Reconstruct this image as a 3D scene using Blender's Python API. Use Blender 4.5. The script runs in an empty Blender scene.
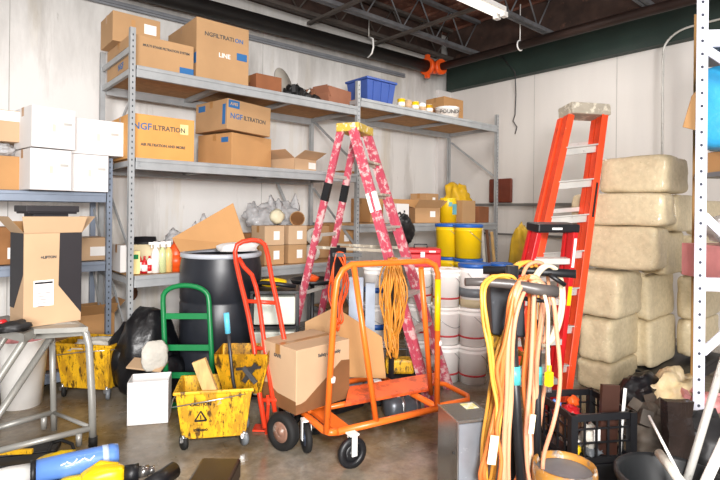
import bpy, bmesh, math, random
from mathutils import Vector, Matrix, Euler, noise
random.seed(11)
sc = bpy.context.scene
COL = sc.collection
PI = math.pi

# ------------------------------------------------------------------ camera frame
F_PX = 509.0; CX = 360.0; CY = 212.0; ROLL = 0.0107; H = 1.5
YAW = math.atan2(440, 509)
fwd = Vector((math.sin(YAW), math.cos(YAW), 0)); rgt0 = Vector((math.cos(YAW), -math.sin(YAW), 0)); up0 = Vector((0, 0, 1))
rgt = rgt0*math.cos(ROLL) + up0*math.sin(ROLL); upv = up0*math.cos(ROLL) - rgt0*math.sin(ROLL)
CAM = Vector((0, 0, H))
def ray(px, py): return fwd + rgt*((px-CX)/F_PX) - upv*((py-CY)/F_PX)
def W(px, py, d): return CAM + ray(px, py)*d                      # point at a depth
def HZ(px, py, z): r = ray(px, py); return CAM + r*((z-H)/r.z)    # point at a height
def FL(px, py): return HZ(px, py, 0.0)
def PY(px, py, Y): r = ray(px, py); return CAM + r*(Y/r.y)
def PX(px, py, X): r = ray(px, py); return CAM + r*(X/r.x)
def COLX(px, Y): p = PY(px, 212, Y); return p.x
def RD(r, d, z=0.0): v = rgt0*r + fwd*d; return Vector((v.x, v.y, z))

cd = bpy.data.cameras.new('camera'); cam = bpy.data.objects.new('camera', cd); COL.objects.link(cam)
m = Matrix((rgt, upv, -fwd)).transposed().to_4x4(); m.translation = CAM
cam.matrix_world = m
cd.sensor_width = 36; cd.lens = F_PX/720*36; cd.shift_y = -28/720; cd.clip_start = .05
sc.camera = cam
sc.view_settings.view_transform = 'Standard'; sc.view_settings.look = 'None'; sc.view_settings.gamma = 1
sc.view_settings.use_curve_mapping = False

# ------------------------------------------------------------------ materials
def lin(c):
    if isinstance(c, str):
        c = c.lstrip('#'); c = [int(c[i:i+2], 16)/255 for i in (0, 2, 4)]
    return tuple(x/12.92 if x <= .04045 else ((x+.055)/1.055)**2.4 for x in c) + (1,)
MC = {}
def M(name, col, rough=.6, metal=0, var=.12, vscale=6, dirt=None, bump=0, bscale=40, coat=0, alpha=1, emit=0, trans=0, streak=False):
    if name in MC: return MC[name]
    mt = bpy.data.materials.new(name); mt.use_nodes = True; nt = mt.node_tree; N = nt.nodes; L = nt.links
    bs = N['Principled BSDF']
    bs.inputs['Roughness'].default_value = rough; bs.inputs['Metallic'].default_value = metal
    bs.inputs['Coat Weight'].default_value = coat; bs.inputs['Alpha'].default_value = alpha
    bs.inputs['Transmission Weight'].default_value = trans
    c = lin(col)
    tc = N.new('ShaderNodeTexCoord'); mp = N.new('ShaderNodeMapping'); L.new(tc.outputs['Object'], mp.inputs[0])
    if streak: mp.inputs['Scale'].default_value = (3, 3, .35 if 'wall' in name else 1.0)
    nz = N.new('ShaderNodeTexNoise'); nz.inputs['Scale'].default_value = vscale; nz.inputs['Detail'].default_value = 6
    L.new(mp.outputs[0], nz.inputs['Vector'])
    rp = N.new('ShaderNodeValToRGB'); rp.color_ramp.elements[0].position = .3; rp.color_ramp.elements[1].position = .7
    rp.color_ramp.elements[0].color = tuple(x*(1-var) for x in c[:3])+(1,)
    rp.color_ramp.elements[1].color = tuple(min(1, x*(1+var)) for x in c[:3])+(1,)
    L.new(nz.outputs[0], rp.inputs[0]); out = rp.outputs[0]
    if dirt:
        ds = dirt if isinstance(dirt, list) else [dirt]
        for k, (dc, dscale, th, amt) in enumerate(ds):
            n2 = N.new('ShaderNodeTexNoise'); n2.inputs['Scale'].default_value = dscale; n2.inputs['Detail'].default_value = 8
            n2.inputs['Roughness'].default_value = .65
            m2 = N.new('ShaderNodeMapping'); m2.inputs['Location'].default_value = (k*7.3+1.7, k*3.1, k*5.7); L.new(mp.outputs[0], m2.inputs[0])
            L.new(m2.outputs[0], n2.inputs['Vector'])
            r2 = N.new('ShaderNodeValToRGB'); r2.color_ramp.elements[0].position = th; r2.color_ramp.elements[1].position = min(1, th+.07)
            r2.color_ramp.elements[0].color = (0, 0, 0, 1); r2.color_ramp.elements[1].color = (amt, amt, amt, 1)
            L.new(n2.outputs[0], r2.inputs[0])
            mx = N.new('ShaderNodeMix'); mx.data_type = 'RGBA'; L.new(r2.outputs[0], mx.inputs['Factor'])
            L.new(out, mx.inputs[6]); mx.inputs[7].default_value = lin(dc); out = mx.outputs[2]
    L.new(out, bs.inputs['Base Color'])
    if emit:
        L.new(out, bs.inputs['Emission Color']); bs.inputs['Emission Strength'].default_value = emit
    if bump:
        n3 = N.new('ShaderNodeTexNoise'); n3.inputs['Scale'].default_value = bscale; n3.inputs['Detail'].default_value = 5
        L.new(tc.outputs['Object'], n3.inputs['Vector'])
        bp = N.new('ShaderNodeBump'); bp.inputs['Strength'].default_value = bump; bp.inputs['Distance'].default_value = .02
        L.new(n3.outputs[0], bp.inputs['Height']); L.new(bp.outputs[0], bs.inputs['Normal'])
    MC[name] = mt
    return mt
card = M('cardboard', '#b58f66', .85, var=.08, vscale=3, bump=.05)
card2 = M('cardboard_warm', '#bd8e5c', .85, var=.08, vscale=3)
card3 = M('cardboard_pale', '#c4a482', .85, var=.07, vscale=3)
cardd = M('cardboard_inside', '#96683f', .9, var=.1)
cardwet = M('cardboard_soaked', '#7d5534', .6, var=.15)
tape = M('packing_tape', '#a97c4a', .3, var=.05)
white = M('white_paper', '#f1efec', .7, var=.03)
whitebox = M('white_carton', '#e6e4e3', .7, var=.03, vscale=2)
blueink = M('blue_ink', '#2d68a0', .8, var=.05)
greyink = M('grey_ink', '#54504c', .8, var=.05)
black = M('black_plastic', '#15161a', .45, var=.2, bump=.03)
blackrub = M('black_rubber', '#101010', .75, var=.2)
blackbag = M('black_bag', '#0c0d11', .35, var=.3, bump=.3, bscale=14)
grey = M('grey_rack_paint', '#a3a6a8', .45, .15, var=.1, vscale=9, dirt=('#5a5f66', 14, .66, .5))
greydk = M('rack_slot_dark', '#2c3036', .7, var=.1)
galv = M('ladder_grey_steel', '#a3a29c', .4, .35, var=.12, dirt=('#5e5347', 16, .64, .6))
chrome = M('bright_metal', '#b9bbbd', .28, .9, var=.1)
alum = M('aluminium', '#c6c4be', .42, .3, var=.12, dirt=('#77706a', 25, .6, .5))
steel = M('stainless', '#93908d', .25, .8, var=.15, vscale=3, dirt=('#6e6258', 5, .56, .4))
deckm = M('particle_board', '#b58a5c', .85, var=.15, vscale=18)
green = M('green_paint', '#0f7a42', .35, var=.1, dirt=('#1b4d30', 18, .66, .6))
redor = M('red_orange_paint', '#d63c20', .35, var=.1, dirt=('#8d2b18', 18, .66, .6))
orange = M('orange_paint', '#ee6f22', .35, var=.08, dirt=[('#a8451a', 14, .63, .6), ('#e9c9a8', 33, .69, .6)])
yellowd = M('dirty_yellow_plastic', '#e3ae18', .5, var=.15, dirt=[('#96661a', 4, .5, .6), ('#3c250e', 9, .56, .9), ('#2a1a0a', 24, .57, .85)], bump=.1, streak=True)
yellow = M('yellow_plastic', '#f0c713', .35, var=.06)
bluelid = M('blue_lid', '#1d58a8', .4, var=.06)
whitepl = M('white_plastic', '#fbf9f5', .4, var=.03, dirt=('#b5aa96', 8, .72, .4))
redpl = M('red_plastic', '#c21b22', .35, var=.06)
pink = M('pink_paint_splattered', '#bd4a5e', .5, var=.1, dirt=[('#dfc3c0', 17, .51, .8), ('#8a3446', 26, .6, .7)])
capy = M('splattered_yellow_cap', '#c9a93c', .6, var=.15, dirt=[('#e8e0c6', 22, .52, .9), ('#8a6a20', 14, .65, .7)])
fibo = M('orange_fiberglass', '#ea4a22', .4, var=.1, dirt=[('#c23a1a', 12, .6, .7), ('#eec3ae', 30, .68, .6)])
capg = M('ladder_top_grey', '#a79e8e', .6, var=.15, dirt=('#d8d0bd', 14, .52, .9))
foam = M('cream_insulation', '#cdbd9b', .75, var=.1, vscale=25, dirt=[('#ddd0b0', 40, .58, .7), ('#a59675', 60, .62, .7)], bump=.25, bscale=70, coat=.25)
bagm = M('clear_plastic_bag', '#d4d4d6', .22, var=.2, vscale=7, dirt=('#9a9ca2', 9, .58, .6), bump=.7, bscale=16, alpha=.6)
wood = M('raw_wood', '#c9a36b', .7, var=.2, vscale=10, streak=True)
rust = M('rusty_brown', '#6a4630', .7, var=.3)
blue = M('blue_tote', '#3a56a0', .4, var=.08)
lblue = M('light_blue', '#5f8bd6', .4, var=.1, dirt=('#a9c0e8', 10, .62, .6), coat=.3)
cyan = M('cyan_plastic', '#3aa6dc', .35, var=.12, bump=.2)
navy = M('navy_plastic', '#1f2c52', .5)
pinkc = M('pink_wrap', '#d08a8a', .5, var=.2)
whitep = M('white_powder_paint', '#d9dbe8', .4, var=.05)
browns = M('brown_steel', '#a27a45', .5, .1, var=.15)
pipem = M('black_iron_pipe', '#1c1a19', .5, .3, var=.2)
pipeb = M('brown_iron_pipe', '#2e1f1a', .6, .2, var=.25)
orangepl = M('orange_plastic', '#e4561c', .4, var=.08)
cableo = M('orange_cable', '#cf7036', .45, var=.06, dirt=('#b8693a', 20, .62, .5))
cablep = M('pale_orange_cable', '#cc9370', .45, var=.06, dirt=('#c98b62', 20, .62, .6))
cabley = M('yellow_cable', '#d69a3e', .45, var=.06, dirt=('#b3842c', 20, .62, .5))
cablew = M('white_cable', '#d3c4aa', .45, var=.06)
cloth = M('soiled_white_cloth', '#c9c5bb', .9, var=.2, bump=.3)
darkjunk = M('dark_metal_junk', '#2b2b2c', .5, .3, var=.4)
greypl = M('grey_plastic', '#6b7075', .45, var=.1)
drawerm = M('frosted_drawer', '#cfd3c8', .35, var=.06)
brownm = M('brown_vinyl', '#3d251d', .4, var=.2)
grease = M('blackened_steel', '#3a3a3c', .4, .5, var=.3)

# ------------------------------------------------------------------ mesh helpers
class B:
    def __init__(s): s.bm = bmesh.new(); s.mi = 0
    def _set(s, fs):
        for f in fs: f.material_index = s.mi
    def box(s, c, size, rot=None):
        r = bmesh.ops.create_cube(s.bm, size=1)
        mt = Matrix.Translation(Vector(c)) @ (rot.to_4x4() if rot is not None else Matrix.Identity(4)) @ Matrix.Diagonal((*size, 1))
        bmesh.ops.transform(s.bm, matrix=mt, verts=r['verts'])
        s._set({f for v in r['verts'] for f in v.link_faces}); return s
    def bx(s, x0, x1, y0, y1, z0, z1): return s.box(((x0+x1)/2, (y0+y1)/2, (z0+z1)/2), (abs(x1-x0), abs(y1-y0), abs(z1-z0)))
    def bar(s, a, b, w, t, side=None):        # rectangular bar a->b, width w along side, thickness t
        a = Vector(a); b = Vector(b); z = (b-a); ln = z.length; z.normalize()
        x = Vector(side) if side is not None else (Vector((0, 0, 1)) if abs(z.z) < .9 else Vector((1, 0, 0)))
        x = (x - z*x.dot(z)).normalized(); y = z.cross(x)
        return s.box((a+b)/2, (w, t, ln), Matrix((x, y, z)).transposed())
    def tube(s, pts, r, n=10, closed=False, caps=True):
        pts = [Vector(p) for p in pts]; m_ = len(pts); rings = []
        rr = r if isinstance(r, (list, tuple)) else [r]*m_
        prev = None
        for i, p in enumerate(pts):
            if closed: t = pts[(i+1) % m_]-pts[i-1]
            else: t = (pts[min(i+1, m_-1)]-pts[max(i-1, 0)])
            if t.length < 1e-9: t = Vector((0, 0, 1))
            t.normalize()
            if prev is None:
                a = Vector((0, 0, 1)) if abs(t.z) < .9 else Vector((1, 0, 0)); x = (a-t*a.dot(t)).normalized()
            else: x = (prev-t*prev.dot(t)).normalized()
            prev = x; y = t.cross(x)
            rings.append([s.bm.verts.new(p+(x*math.cos(2*PI*k/n)+y*math.sin(2*PI*k/n))*rr[i]) for k in range(n)])
        fs = []
        for i in range(m_ if closed else m_-1):
            A = rings[i]; Bq = rings[(i+1) % m_]
            for k in range(n):
                f = s.bm.faces.new((A[k], A[(k+1) % n], Bq[(k+1) % n], Bq[k])); f.smooth = True; fs.append(f)
        if caps and not closed:
            fs.append(s.bm.faces.new(rings[0][::-1])); fs.append(s.bm.faces.new(rings[-1]))
        s._set(fs); return s
    def cyl(s, a, b, r, r2=None, n=20): return s.tube([a, b], [r, r if r2 is None else r2], n)
    def lathe(s, prof, c=(0, 0, 0), n=28, rot=None, caps=True):
        c = Vector(c); rings = []; fs = []
        for (r, z) in prof:
            ring = []
            for k in range(n):
                v = Vector((r*math.cos(2*PI*k/n), r*math.sin(2*PI*k/n), z))
                if rot is not None: v = rot @ v
                ring.append(s.bm.verts.new(c+v))
            rings.append(ring)
        for i in range(len(rings)-1):
            for k in range(n):
                f = s.bm.faces.new((rings[i][k], rings[i][(k+1) % n], rings[i+1][(k+1) % n], rings[i+1][k])); f.smooth = True; fs.append(f)
        if caps and prof[0] != prof[-1]:
            if prof[0][0] > 1e-4: fs.append(s.bm.faces.new(rings[0][::-1]))
            if prof[-1][0] > 1e-4: fs.append(s.bm.faces.new(rings[-1]))
        s._set(fs); return s
    def poly(s, pts, thick=None):             # slab from a planar outline
        vs = [s.bm.verts.new(Vector(p)) for p in pts]; f = s.bm.faces.new(vs); fs = [f]
        if thick is not None:
            r = bmesh.ops.extrude_face_region(s.bm, geom=[f]); nv = [g for g in r['geom'] if isinstance(g, bmesh.types.BMVert)]
            bmesh.ops.translate(s.bm, verts=nv, vec=Vector(thick)); fs = list({q for v in nv+vs for q in v.link_faces})
        s._set(fs); return s
    def blob(s, c, size, amp=.15, freq=2.5, sub=3, seed=0, p=2.0, flat=None):
        r = bmesh.ops.create_icosphere(s.bm, subdivisions=sub, radius=1)
        for v in r['verts']:
            d = v.co.normalized()
            k = (abs(d.x)**p+abs(d.y)**p+abs(d.z)**p)**(-1/p)
            q = d*k*(1+amp*noise.noise(d*freq+Vector((seed*3.1, seed*1.7, seed)))+amp*.45*noise.noise(d*freq*3+Vector((seed, 0, 5))))
            q = Vector((q.x*size[0]/2, q.y*size[1]/2, q.z*size[2]/2))
            if flat is not None and q.z < flat: q.z = flat
            v.co = q+Vector(c)
        fs = {f for v in r['verts'] for f in v.link_faces}
        for f in fs: f.smooth = True
        s._set(fs); return s
def obj(name, b, mats, parent=None, world=False, bevel=0, smooth=False):
    bmesh.ops.recalc_face_normals(b.bm, faces=b.bm.faces)
    me = bpy.data.meshes.new(name)
    for q in (mats if isinstance(mats, (list, tuple)) else [mats]): me.materials.append(q)
    if parent is None:
        lo = Vector((min(v.co.x for v in b.bm.verts), min(v.co.y for v in b.bm.verts), min(v.co.z for v in b.bm.verts)))
        hi = Vector((max(v.co.x for v in b.bm.verts), max(v.co.y for v in b.bm.verts), 0))
        org = Vector(((lo.x+hi.x)/2, (lo.y+hi.y)/2, lo.z)); bmesh.ops.translate(b.bm, verts=b.bm.verts, vec=-org)
    elif world:
        root = parent
        while root.parent: root = root.parent
        bmesh.ops.transform(b.bm, matrix=root.matrix_basis.inverted(), verts=b.bm.verts)
    b.bm.to_mesh(me); b.bm.free()
    if smooth:
        for p in me.polygons: p.use_smooth = True
    o = bpy.data.objects.new(name, me); COL.objects.link(o)
    if parent is None: o.location = org
    else: o.parent = parent
    if bevel:
        md = o.modifiers.new('bevel', 'BEVEL'); md.width = bevel; md.segments = 2; md.limit_method = 'ANGLE'
    return o
def tag(o, label, cat, group=None):
    o['label'] = label; o['category'] = cat
    if group: o['group'] = group
    return o
def thing(name, label, cat, loc=(0, 0, 0), rz=0, group=None, rx=0, ry=0):
    o = bpy.data.objects.new(name, None); COL.objects.link(o); o.empty_display_size = .1
    o.location = Vector(loc); o.rotation_euler = (rx, ry, rz)
    o.matrix_basis = Matrix.Translation(Vector(loc)) @ Euler((rx, ry, rz)).to_matrix().to_4x4()
    return tag(o, label, cat, group)
def struct(name, b, mats, bevel=0):
    o = obj(name, b, mats, None, bevel=bevel); o['kind'] = 'structure'; return o
def text(s, size, mat, parent, loc, rot, name='printed_text', sx=1, bold=0.0012):
    cu = bpy.data.curves.new('lettering', 'FONT'); cu.body = s; cu.size = size; cu.align_x = 'CENTER'; cu.align_y = 'CENTER'
    cu.extrude = .0008; cu.offset = bold; cu.resolution_u = 2
    t = bpy.data.objects.new('lettering', cu); COL.objects.link(t)
    bpy.context.view_layer.update()
    me = bpy.data.meshes.new_from_object(t.evaluated_get(bpy.context.evaluated_depsgraph_get())); bpy.data.objects.remove(t)
    me.materials.clear(); me.materials.append(mat)
    me.transform(Matrix.Translation(Vector(loc)) @ Euler(rot).to_matrix().to_4x4() @ Matrix.Diagonal((sx, 1, 1, 1)))
    o = bpy.data.objects.new(name, me); COL.objects.link(o); o.parent = parent; return o
FR = (PI/2, 0, 0)          # lettering on the -y face
LF = (PI/2, 0, -PI/2)      # on the -x face

def carton(label, loc, size, rz=0, mat=None, name='cardboard_box', cat='box', group=None, labels=(), flaps=False, tapes=True, rx=0, ry=0, prints=(), open_top=False):
    w, d, h = size; mat = mat or card
    t = thing(name, label, cat, loc, rz, group, rx, ry)
    b = B()
    if flaps or open_top:
        th = .006
        b.bx(-w/2, w/2, -d/2, d/2, 0, th); b.bx(-w/2, w/2, -d/2, -d/2+th, 0, h); b.bx(-w/2, w/2, d/2-th, d/2, 0, h)
        b.bx(-w/2, -w/2+th, -d/2, d/2, 0, h); b.bx(w/2-th, w/2, -d/2, d/2, 0, h)
    else: b.bx(-w/2, w/2, -d/2, d/2, 0, h)
    obj('box_body', b, mat, t, bevel=.004)
    if flaps:
        fl = min(w, d)*.45
        for (a, bb, n) in (((-w/2, -d/2), (w/2, -d/2), (0, -1)), ((w/2, d/2), (-w/2, d/2), (0, 1)), ((-w/2, d/2), (-w/2, -d/2), (-1, 0)), ((w/2, -d/2), (w/2, d/2), (1, 0))):
            an = random.uniform(.1, .9); ox = n[0]*fl*math.cos(an); oy = n[1]*fl*math.cos(an); oz = fl*math.sin(an)
            f = B(); f.poly([(a[0], a[1], h), (bb[0], bb[1], h), (bb[0]+ox, bb[1]+oy, h+oz), (a[0]+ox, a[1]+oy, h+oz)], (n[0]*.002, n[1]*.002, .004))
            obj('flap', f, mat, t)
    elif tapes:
        f = B(); f.bx(-w/2-.001, w/2+.001, -.025, .025, h, h+.001); f.bx(-w/2-.0012, -w/2, -.025, .025, h-.07, h+.001)
        obj('packing_tape', f, tape, t)
    for (face, u, v, lw, lh, lm) in labels:
        f = B()
        if face == 'f': f.bx(u*w-lw/2, u*w+lw/2, -d/2-.0015, -d/2, v*h-lh/2, v*h+lh/2)
        else: f.bx(-w/2-.0015, -w/2, -u*d-lw/2, -u*d+lw/2, v*h-lh/2, v*h+lh/2)
        obj('printed_label', f, lm, t)
    for (face, s, u, v, sz, pm, sx) in prints:
        if face == 'f': text(s, sz, pm, t, (u*w, -d/2-.0015, v*h), FR, sx=sx)
        else: text(s, sz, pm, t, (-w/2-.0015, -u*d, v*h), LF, sx=sx)
    return t
# ------------------------------------------------------------------ the setting
YW = 5.75; XW = 7.0; ZC = 4.62
# floor: wet worn concrete
def floor_mat():
    mt = bpy.data.materials.new('wet_concrete'); mt.use_nodes = True; N = mt.node_tree.nodes; L = mt.node_tree.links; bs = N['Principled BSDF']
    tc = N.new('ShaderNodeTexCoord')
    def nz(sc_, det=8, rough=.6, off=0):
        mp = N.new('ShaderNodeMapping'); mp.inputs['Location'].default_value = (off, off*.7, 0); L.new(tc.outputs['Object'], mp.inputs[0])
        n = N.new('ShaderNodeTexNoise'); n.inputs['Scale'].default_value = sc_; n.inputs['Detail'].default_value = det; n.inputs['Roughness'].default_value = rough
        L.new(mp.outputs[0], n.inputs['Vector']); return n.outputs[0]
    def ramp(src, stops):
        r = N.new('ShaderNodeValToRGB'); L.new(src, r.inputs[0]); e = r.color_ramp.elements
        e[0].position, e[0].color = stops[0]; e[1].position, e[1].color = stops[-1]
        for p, c in stops[1:-1]: q = e.new(p); q.color = c
        return r.outputs[0]
    base = ramp(nz(.9, 10, .65), [(.32, lin('#57482f')), (.43, lin('#7a6748')), (.53, lin('#958a79')), (.66, lin('#a39e97'))])
    fine = ramp(nz(14, 10, .7, 3), [(.35, (.55, .55, .55, 1)), (.65, (1, 1, 1, 1))])
    mx = N.new('ShaderNodeMix'); mx.data_type = 'RGBA'; mx.blend_type = 'MULTIPLY'; mx.inputs['Factor'].default_value = .8
    L.new(base, mx.inputs[6]); L.new(fine, mx.inputs[7]); L.new(mx.outputs[2], bs.inputs['Base Color'])
    rg = ramp(nz(.7, 6, .6, 11), [(.42, (.08, .08, .08, 1)), (.6, (.45, .45, .45, 1))]); L.new(rg, bs.inputs['Roughness'])
    bp = N.new('ShaderNodeBump'); bp.inputs['Strength'].default_value = .12; bp.inputs['Distance'].default_value = .01
    L.new(nz(30, 6, .7, 5), bp.inputs['Height']); L.new(bp.outputs[0], bs.inputs['Normal'])
    return mt
b = B(); b.bx(-5, XW+.2, -3.5, YW+.2, -.1, 0); struct('floor', b, floor_mat())
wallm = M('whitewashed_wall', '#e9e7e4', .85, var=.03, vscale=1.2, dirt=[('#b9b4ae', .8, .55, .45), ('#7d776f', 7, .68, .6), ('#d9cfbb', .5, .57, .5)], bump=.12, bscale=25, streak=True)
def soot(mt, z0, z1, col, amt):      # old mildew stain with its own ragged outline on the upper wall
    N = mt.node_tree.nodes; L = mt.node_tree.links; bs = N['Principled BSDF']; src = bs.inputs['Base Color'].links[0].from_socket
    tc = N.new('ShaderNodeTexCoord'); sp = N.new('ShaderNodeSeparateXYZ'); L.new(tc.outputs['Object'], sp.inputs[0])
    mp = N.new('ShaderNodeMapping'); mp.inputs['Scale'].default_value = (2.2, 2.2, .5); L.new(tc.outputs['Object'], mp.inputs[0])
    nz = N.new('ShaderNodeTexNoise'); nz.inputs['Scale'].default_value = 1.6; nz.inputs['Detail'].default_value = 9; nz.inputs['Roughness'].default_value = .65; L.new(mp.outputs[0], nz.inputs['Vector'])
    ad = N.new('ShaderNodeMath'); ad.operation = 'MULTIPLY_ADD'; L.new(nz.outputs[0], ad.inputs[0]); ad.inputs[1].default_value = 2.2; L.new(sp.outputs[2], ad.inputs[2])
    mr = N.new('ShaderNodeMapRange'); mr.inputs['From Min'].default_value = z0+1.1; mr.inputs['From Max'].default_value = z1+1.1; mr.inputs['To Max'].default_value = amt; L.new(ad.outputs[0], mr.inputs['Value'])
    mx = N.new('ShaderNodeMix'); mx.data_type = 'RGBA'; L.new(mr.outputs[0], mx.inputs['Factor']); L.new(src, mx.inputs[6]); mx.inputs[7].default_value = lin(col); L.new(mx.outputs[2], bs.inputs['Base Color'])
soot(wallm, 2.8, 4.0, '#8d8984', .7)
wallr = M('white_panel_wall', '#d8d3ce', .8, var=.04, vscale=1.2, dirt=[('#bdb6b0', .7, .6, .3), ('#6f665f', 9, .7, .6)], bump=.08, bscale=25, streak=True)
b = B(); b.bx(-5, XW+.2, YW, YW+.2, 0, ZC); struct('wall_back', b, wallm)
b = B(); b.bx(XW, XW+.2, -3.5, YW, 0, ZC); struct('wall_right', b, wallr)
ceilm = M('rusty_roof_deck', '#71493b', .85, var=.35, vscale=3, dirt=[('#96705f', 5, .56, .7), ('#2d1d18', 7, .6, .7)])
b = B(); b.bx(-5, XW+.2, -3.5, YW+.2, ZC, ZC+.1)
for i in range(30):
    x = -4.8+i*.4
    if x < XW: b.bx(x, x+.12, -3.5, YW, ZC-.04, ZC+.001)
struct('ceiling', b, ceilm)
# pilaster in the corner, ledges and panel seams on the walls
b = B(); b.bx(XW-.34, XW, YW-.06, YW, 0, 3.6); struct('trim_1', b, M('pale_pilaster', '#ded9d6', .8, var=.04), bevel=.005)
b = B(); b.bx(XW-.14, XW, -3.5, YW-.065, 3.6, 4.08); struct('trim_2', b, M('dark_green_beam', '#1f2f29', .6, var=.15, vscale=3))
sm = M('seam_grey', '#aaa6a2', .8)
b = B()
for y in (4.1, 2.9, 1.7): b.bx(XW-.004, XW, y-.003, y+.003, 0, 3.6)
for x in (.62, 3.3): b.bx(x-.003, x+.003, YW-.003, YW, 0, 4.1)
struct('trim_3', b, sm)
zl = 1.5+12/509*8
b = B()
b.bx(XW-.05, XW, 2.6, YW-.1, 1.62, 1.66); struct('trim_4', b, M('ledge_grey', '#6e6b68', .6))
b = B(); b.bx(XW-.03, XW, 2.6, YW-.1, 1.16, 1.19); struct('trim_5', b, MC['ledge_grey'])
b = B(); b.bar((-5, YW-.03, 3.6), (5.85, YW-.03, 3.7), .035, .05, (0, 0, 1)); b.bar((-5, YW-.045, 3.565), (5.85, YW-.045, 3.665), .02, .03, (0, 0, 1)); struct('trim_6', b, M('galvanised_strut', '#84868b', .5, .3))

ledm = M('rusty_ledger', '#3b2a23', .8, var=.4, dirt=('#6a4a3c', 5, .6, .6))
b = B(); b.bx(-5, XW-.35, YW-.12, YW, 4.13, ZC-.05); struct('trim_7', b, ledm)
b = B(); b.bx(XW-.2, XW, -3.5, YW-.13, 4.085, ZC-.05); struct('trim_8', b, ledm)
# roof joists, one thing each
jm = M('dusty_joist_steel', '#6a6b6e', .6, .2, var=.25); jmd = M('rusty_joist_steel', '#4c4540', .7, var=.25)
def joist(Y, zb, label, mat, x0=-4.5, x1=6.75):
    t = thing('roof_joist', label, 'joist', (1, Y, zb), 0, 'bar joists under the roof deck')
    b = B(); b.bx(x0, x1, Y-.05, Y-.008, zb, zb+.05); b.bx(x0, x1, Y+.008, Y+.05, zb, zb+.05); obj('bottom_chord', b, mat, t, True)
    b = B(); b.bx(x0, x1, Y-.04, Y+.04, ZC-.09, ZC-.045); obj('top_chord', b, mat, t, True)
    b = B(); x = x0; k = 0; st = .34
    while x+st < x1:
        a = (x, Y, zb+.03) if k % 2 == 0 else (x, Y, ZC-.06); c = (x+st, Y, ZC-.06) if k % 2 == 0 else (x+st, Y, zb+.03)
        b.cyl(a, c, .011, n=6); x += st; k += 1
    obj('web_rods', b, mat, t, True)
joist(5.5, 4.06, 'bar joist running right against the top of the back wall', jmd)
joist(4.95, 4.02, 'bar joist with pale grey lower chord, second out from the back wall', jm)
joist(3.7, 4.02, 'bar joist crossing the roof between the light tube and the back wall', jm)
joist(2.4, 4.02, 'bar joist nearest the camera over the tall orange ladder', jm)
for i, (X, lb) in enumerate(((5.1, 'dark crosswise roof brace meeting the lower chords near the corner'), (3.9, 'dark crosswise roof brace over the middle of the rack'), (2.4, 'dark crosswise roof brace over the left part of the rack'))):
    b = B(); b.bx(X-.03, X+.03, .5, 5.6, 3.985, 4.018); tag(obj('roof_brace', b, jmd), lb, 'brace', 'crosswise braces under the joists')
# sprinkler main, coupling and branch
YP = 5.45; XP = 6.27; ZP = 3.83
t = thing('sprinkler_pipe', 'thick black iron pipe running along the top of the back wall', 'pipe', (1, YP, ZP-.1))
b = B(); b.cyl((-5, YP, ZP-.2), (XP-.17, YP, ZP), .095, n=24); obj('pipe_run', b, pipem, t, True)
b = B()
pts = [(XP-.2, YP, ZP)]+[(XP-.12+.12*math.sin(a), YP-.12+.12*math.cos(a), ZP) for a in [i*PI/12 for i in range(7)]]
b.tube(pts, .1, 18)
for q in ((XP-.17, YP, ZP),):
    b.cyl((q[0]-.04, q[1], q[2]), (q[0]+.04, q[1], q[2]), .135, n=20)
b.box((XP-.17, YP, ZP+.15), (.06, .06, .07)); b.box((XP-.17, YP, ZP-.15), (.06, .06, .07))
b.cyl((XP, YP-.16, ZP), (XP, YP-.09, ZP), .12, n=20)
e = obj('elbow_coupling', b, orangepl, t, True); e['label'] = 'bright orange grooved elbow coupling'
b = B(); b.cyl((XP, YP-.16, ZP), (XP, -3, ZP), .06, n=16)
tag(obj('branch_pipe', b, pipeb), 'brown iron pipe hung in front of the green beam on the right', 'pipe')
t = thing('pipe_hanger', 'white strap hanger dropping from the joist around the black pipe', 'hanger', (4.3, YP, 3.7))
b = B(); X = COLX(366, YP); b.tube([(X, YP-.02, 4.0), (X, YP-.11, 3.95), (X, YP-.12, 3.83), (X, YP-.09, 3.75), (X, YP, 3.71)], .012, 8); obj('strap', b, whitepl, t, True)
b = B(); b.cyl((X, YP-.02, 4.0), (X, YP-.02, 4.3), .008, n=6); obj('rod', b, alum, t, True)
t = thing('pipe_hanger', 'thin white rod and clip holding the brown pipe on the right', 'hanger', (XP, 3.7, 3.75))
p = PX(520, 40, XP)
b = B(); b.cyl((XP, p.y, 3.9), (XP, p.y, 4.4), .007, n=6); obj('rod', b, whitepl, t, True)
b = B(); b.tube([(XP+.068*math.cos(a), p.y, ZP+.068*math.sin(a)) for a in [i*PI/8 for i in range(16)]], .01, 6, closed=True); obj('clip', b, whitepl, t, True)
# fluorescent strip
t = thing('strip_light', 'white fluorescent strip light hung under the roof joists', 'light', (4, 3.2, 3.9))
p1 = HZ(500, 13, 3.93); x1, y1 = p1.x, p1.y
b = B(); b.bx(x1-2.4, x1, y1-.09, y1+.09, 3.93, 3.98); obj('housing', b, white, t, True)
for s in (-.045, .045):
    b = B(); b.cyl((x1-2.36, y1+s, 3.905), (x1-.04, y1+s, 3.905), .018, n=10)
    obj('fluorescent_tube', b, M('lit_tube', '#fff6ea', .5, emit=1.2), t, True)
b = B(); b.bx(x1-.03, x1+.05, y1-.08, y1-.02, 3.87, 3.93); b.bx(x1-.03, x1+.05, y1+.02, y1+.08, 3.87, 3.93); obj('tube_socket', b, whitepl, t, True)
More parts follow.
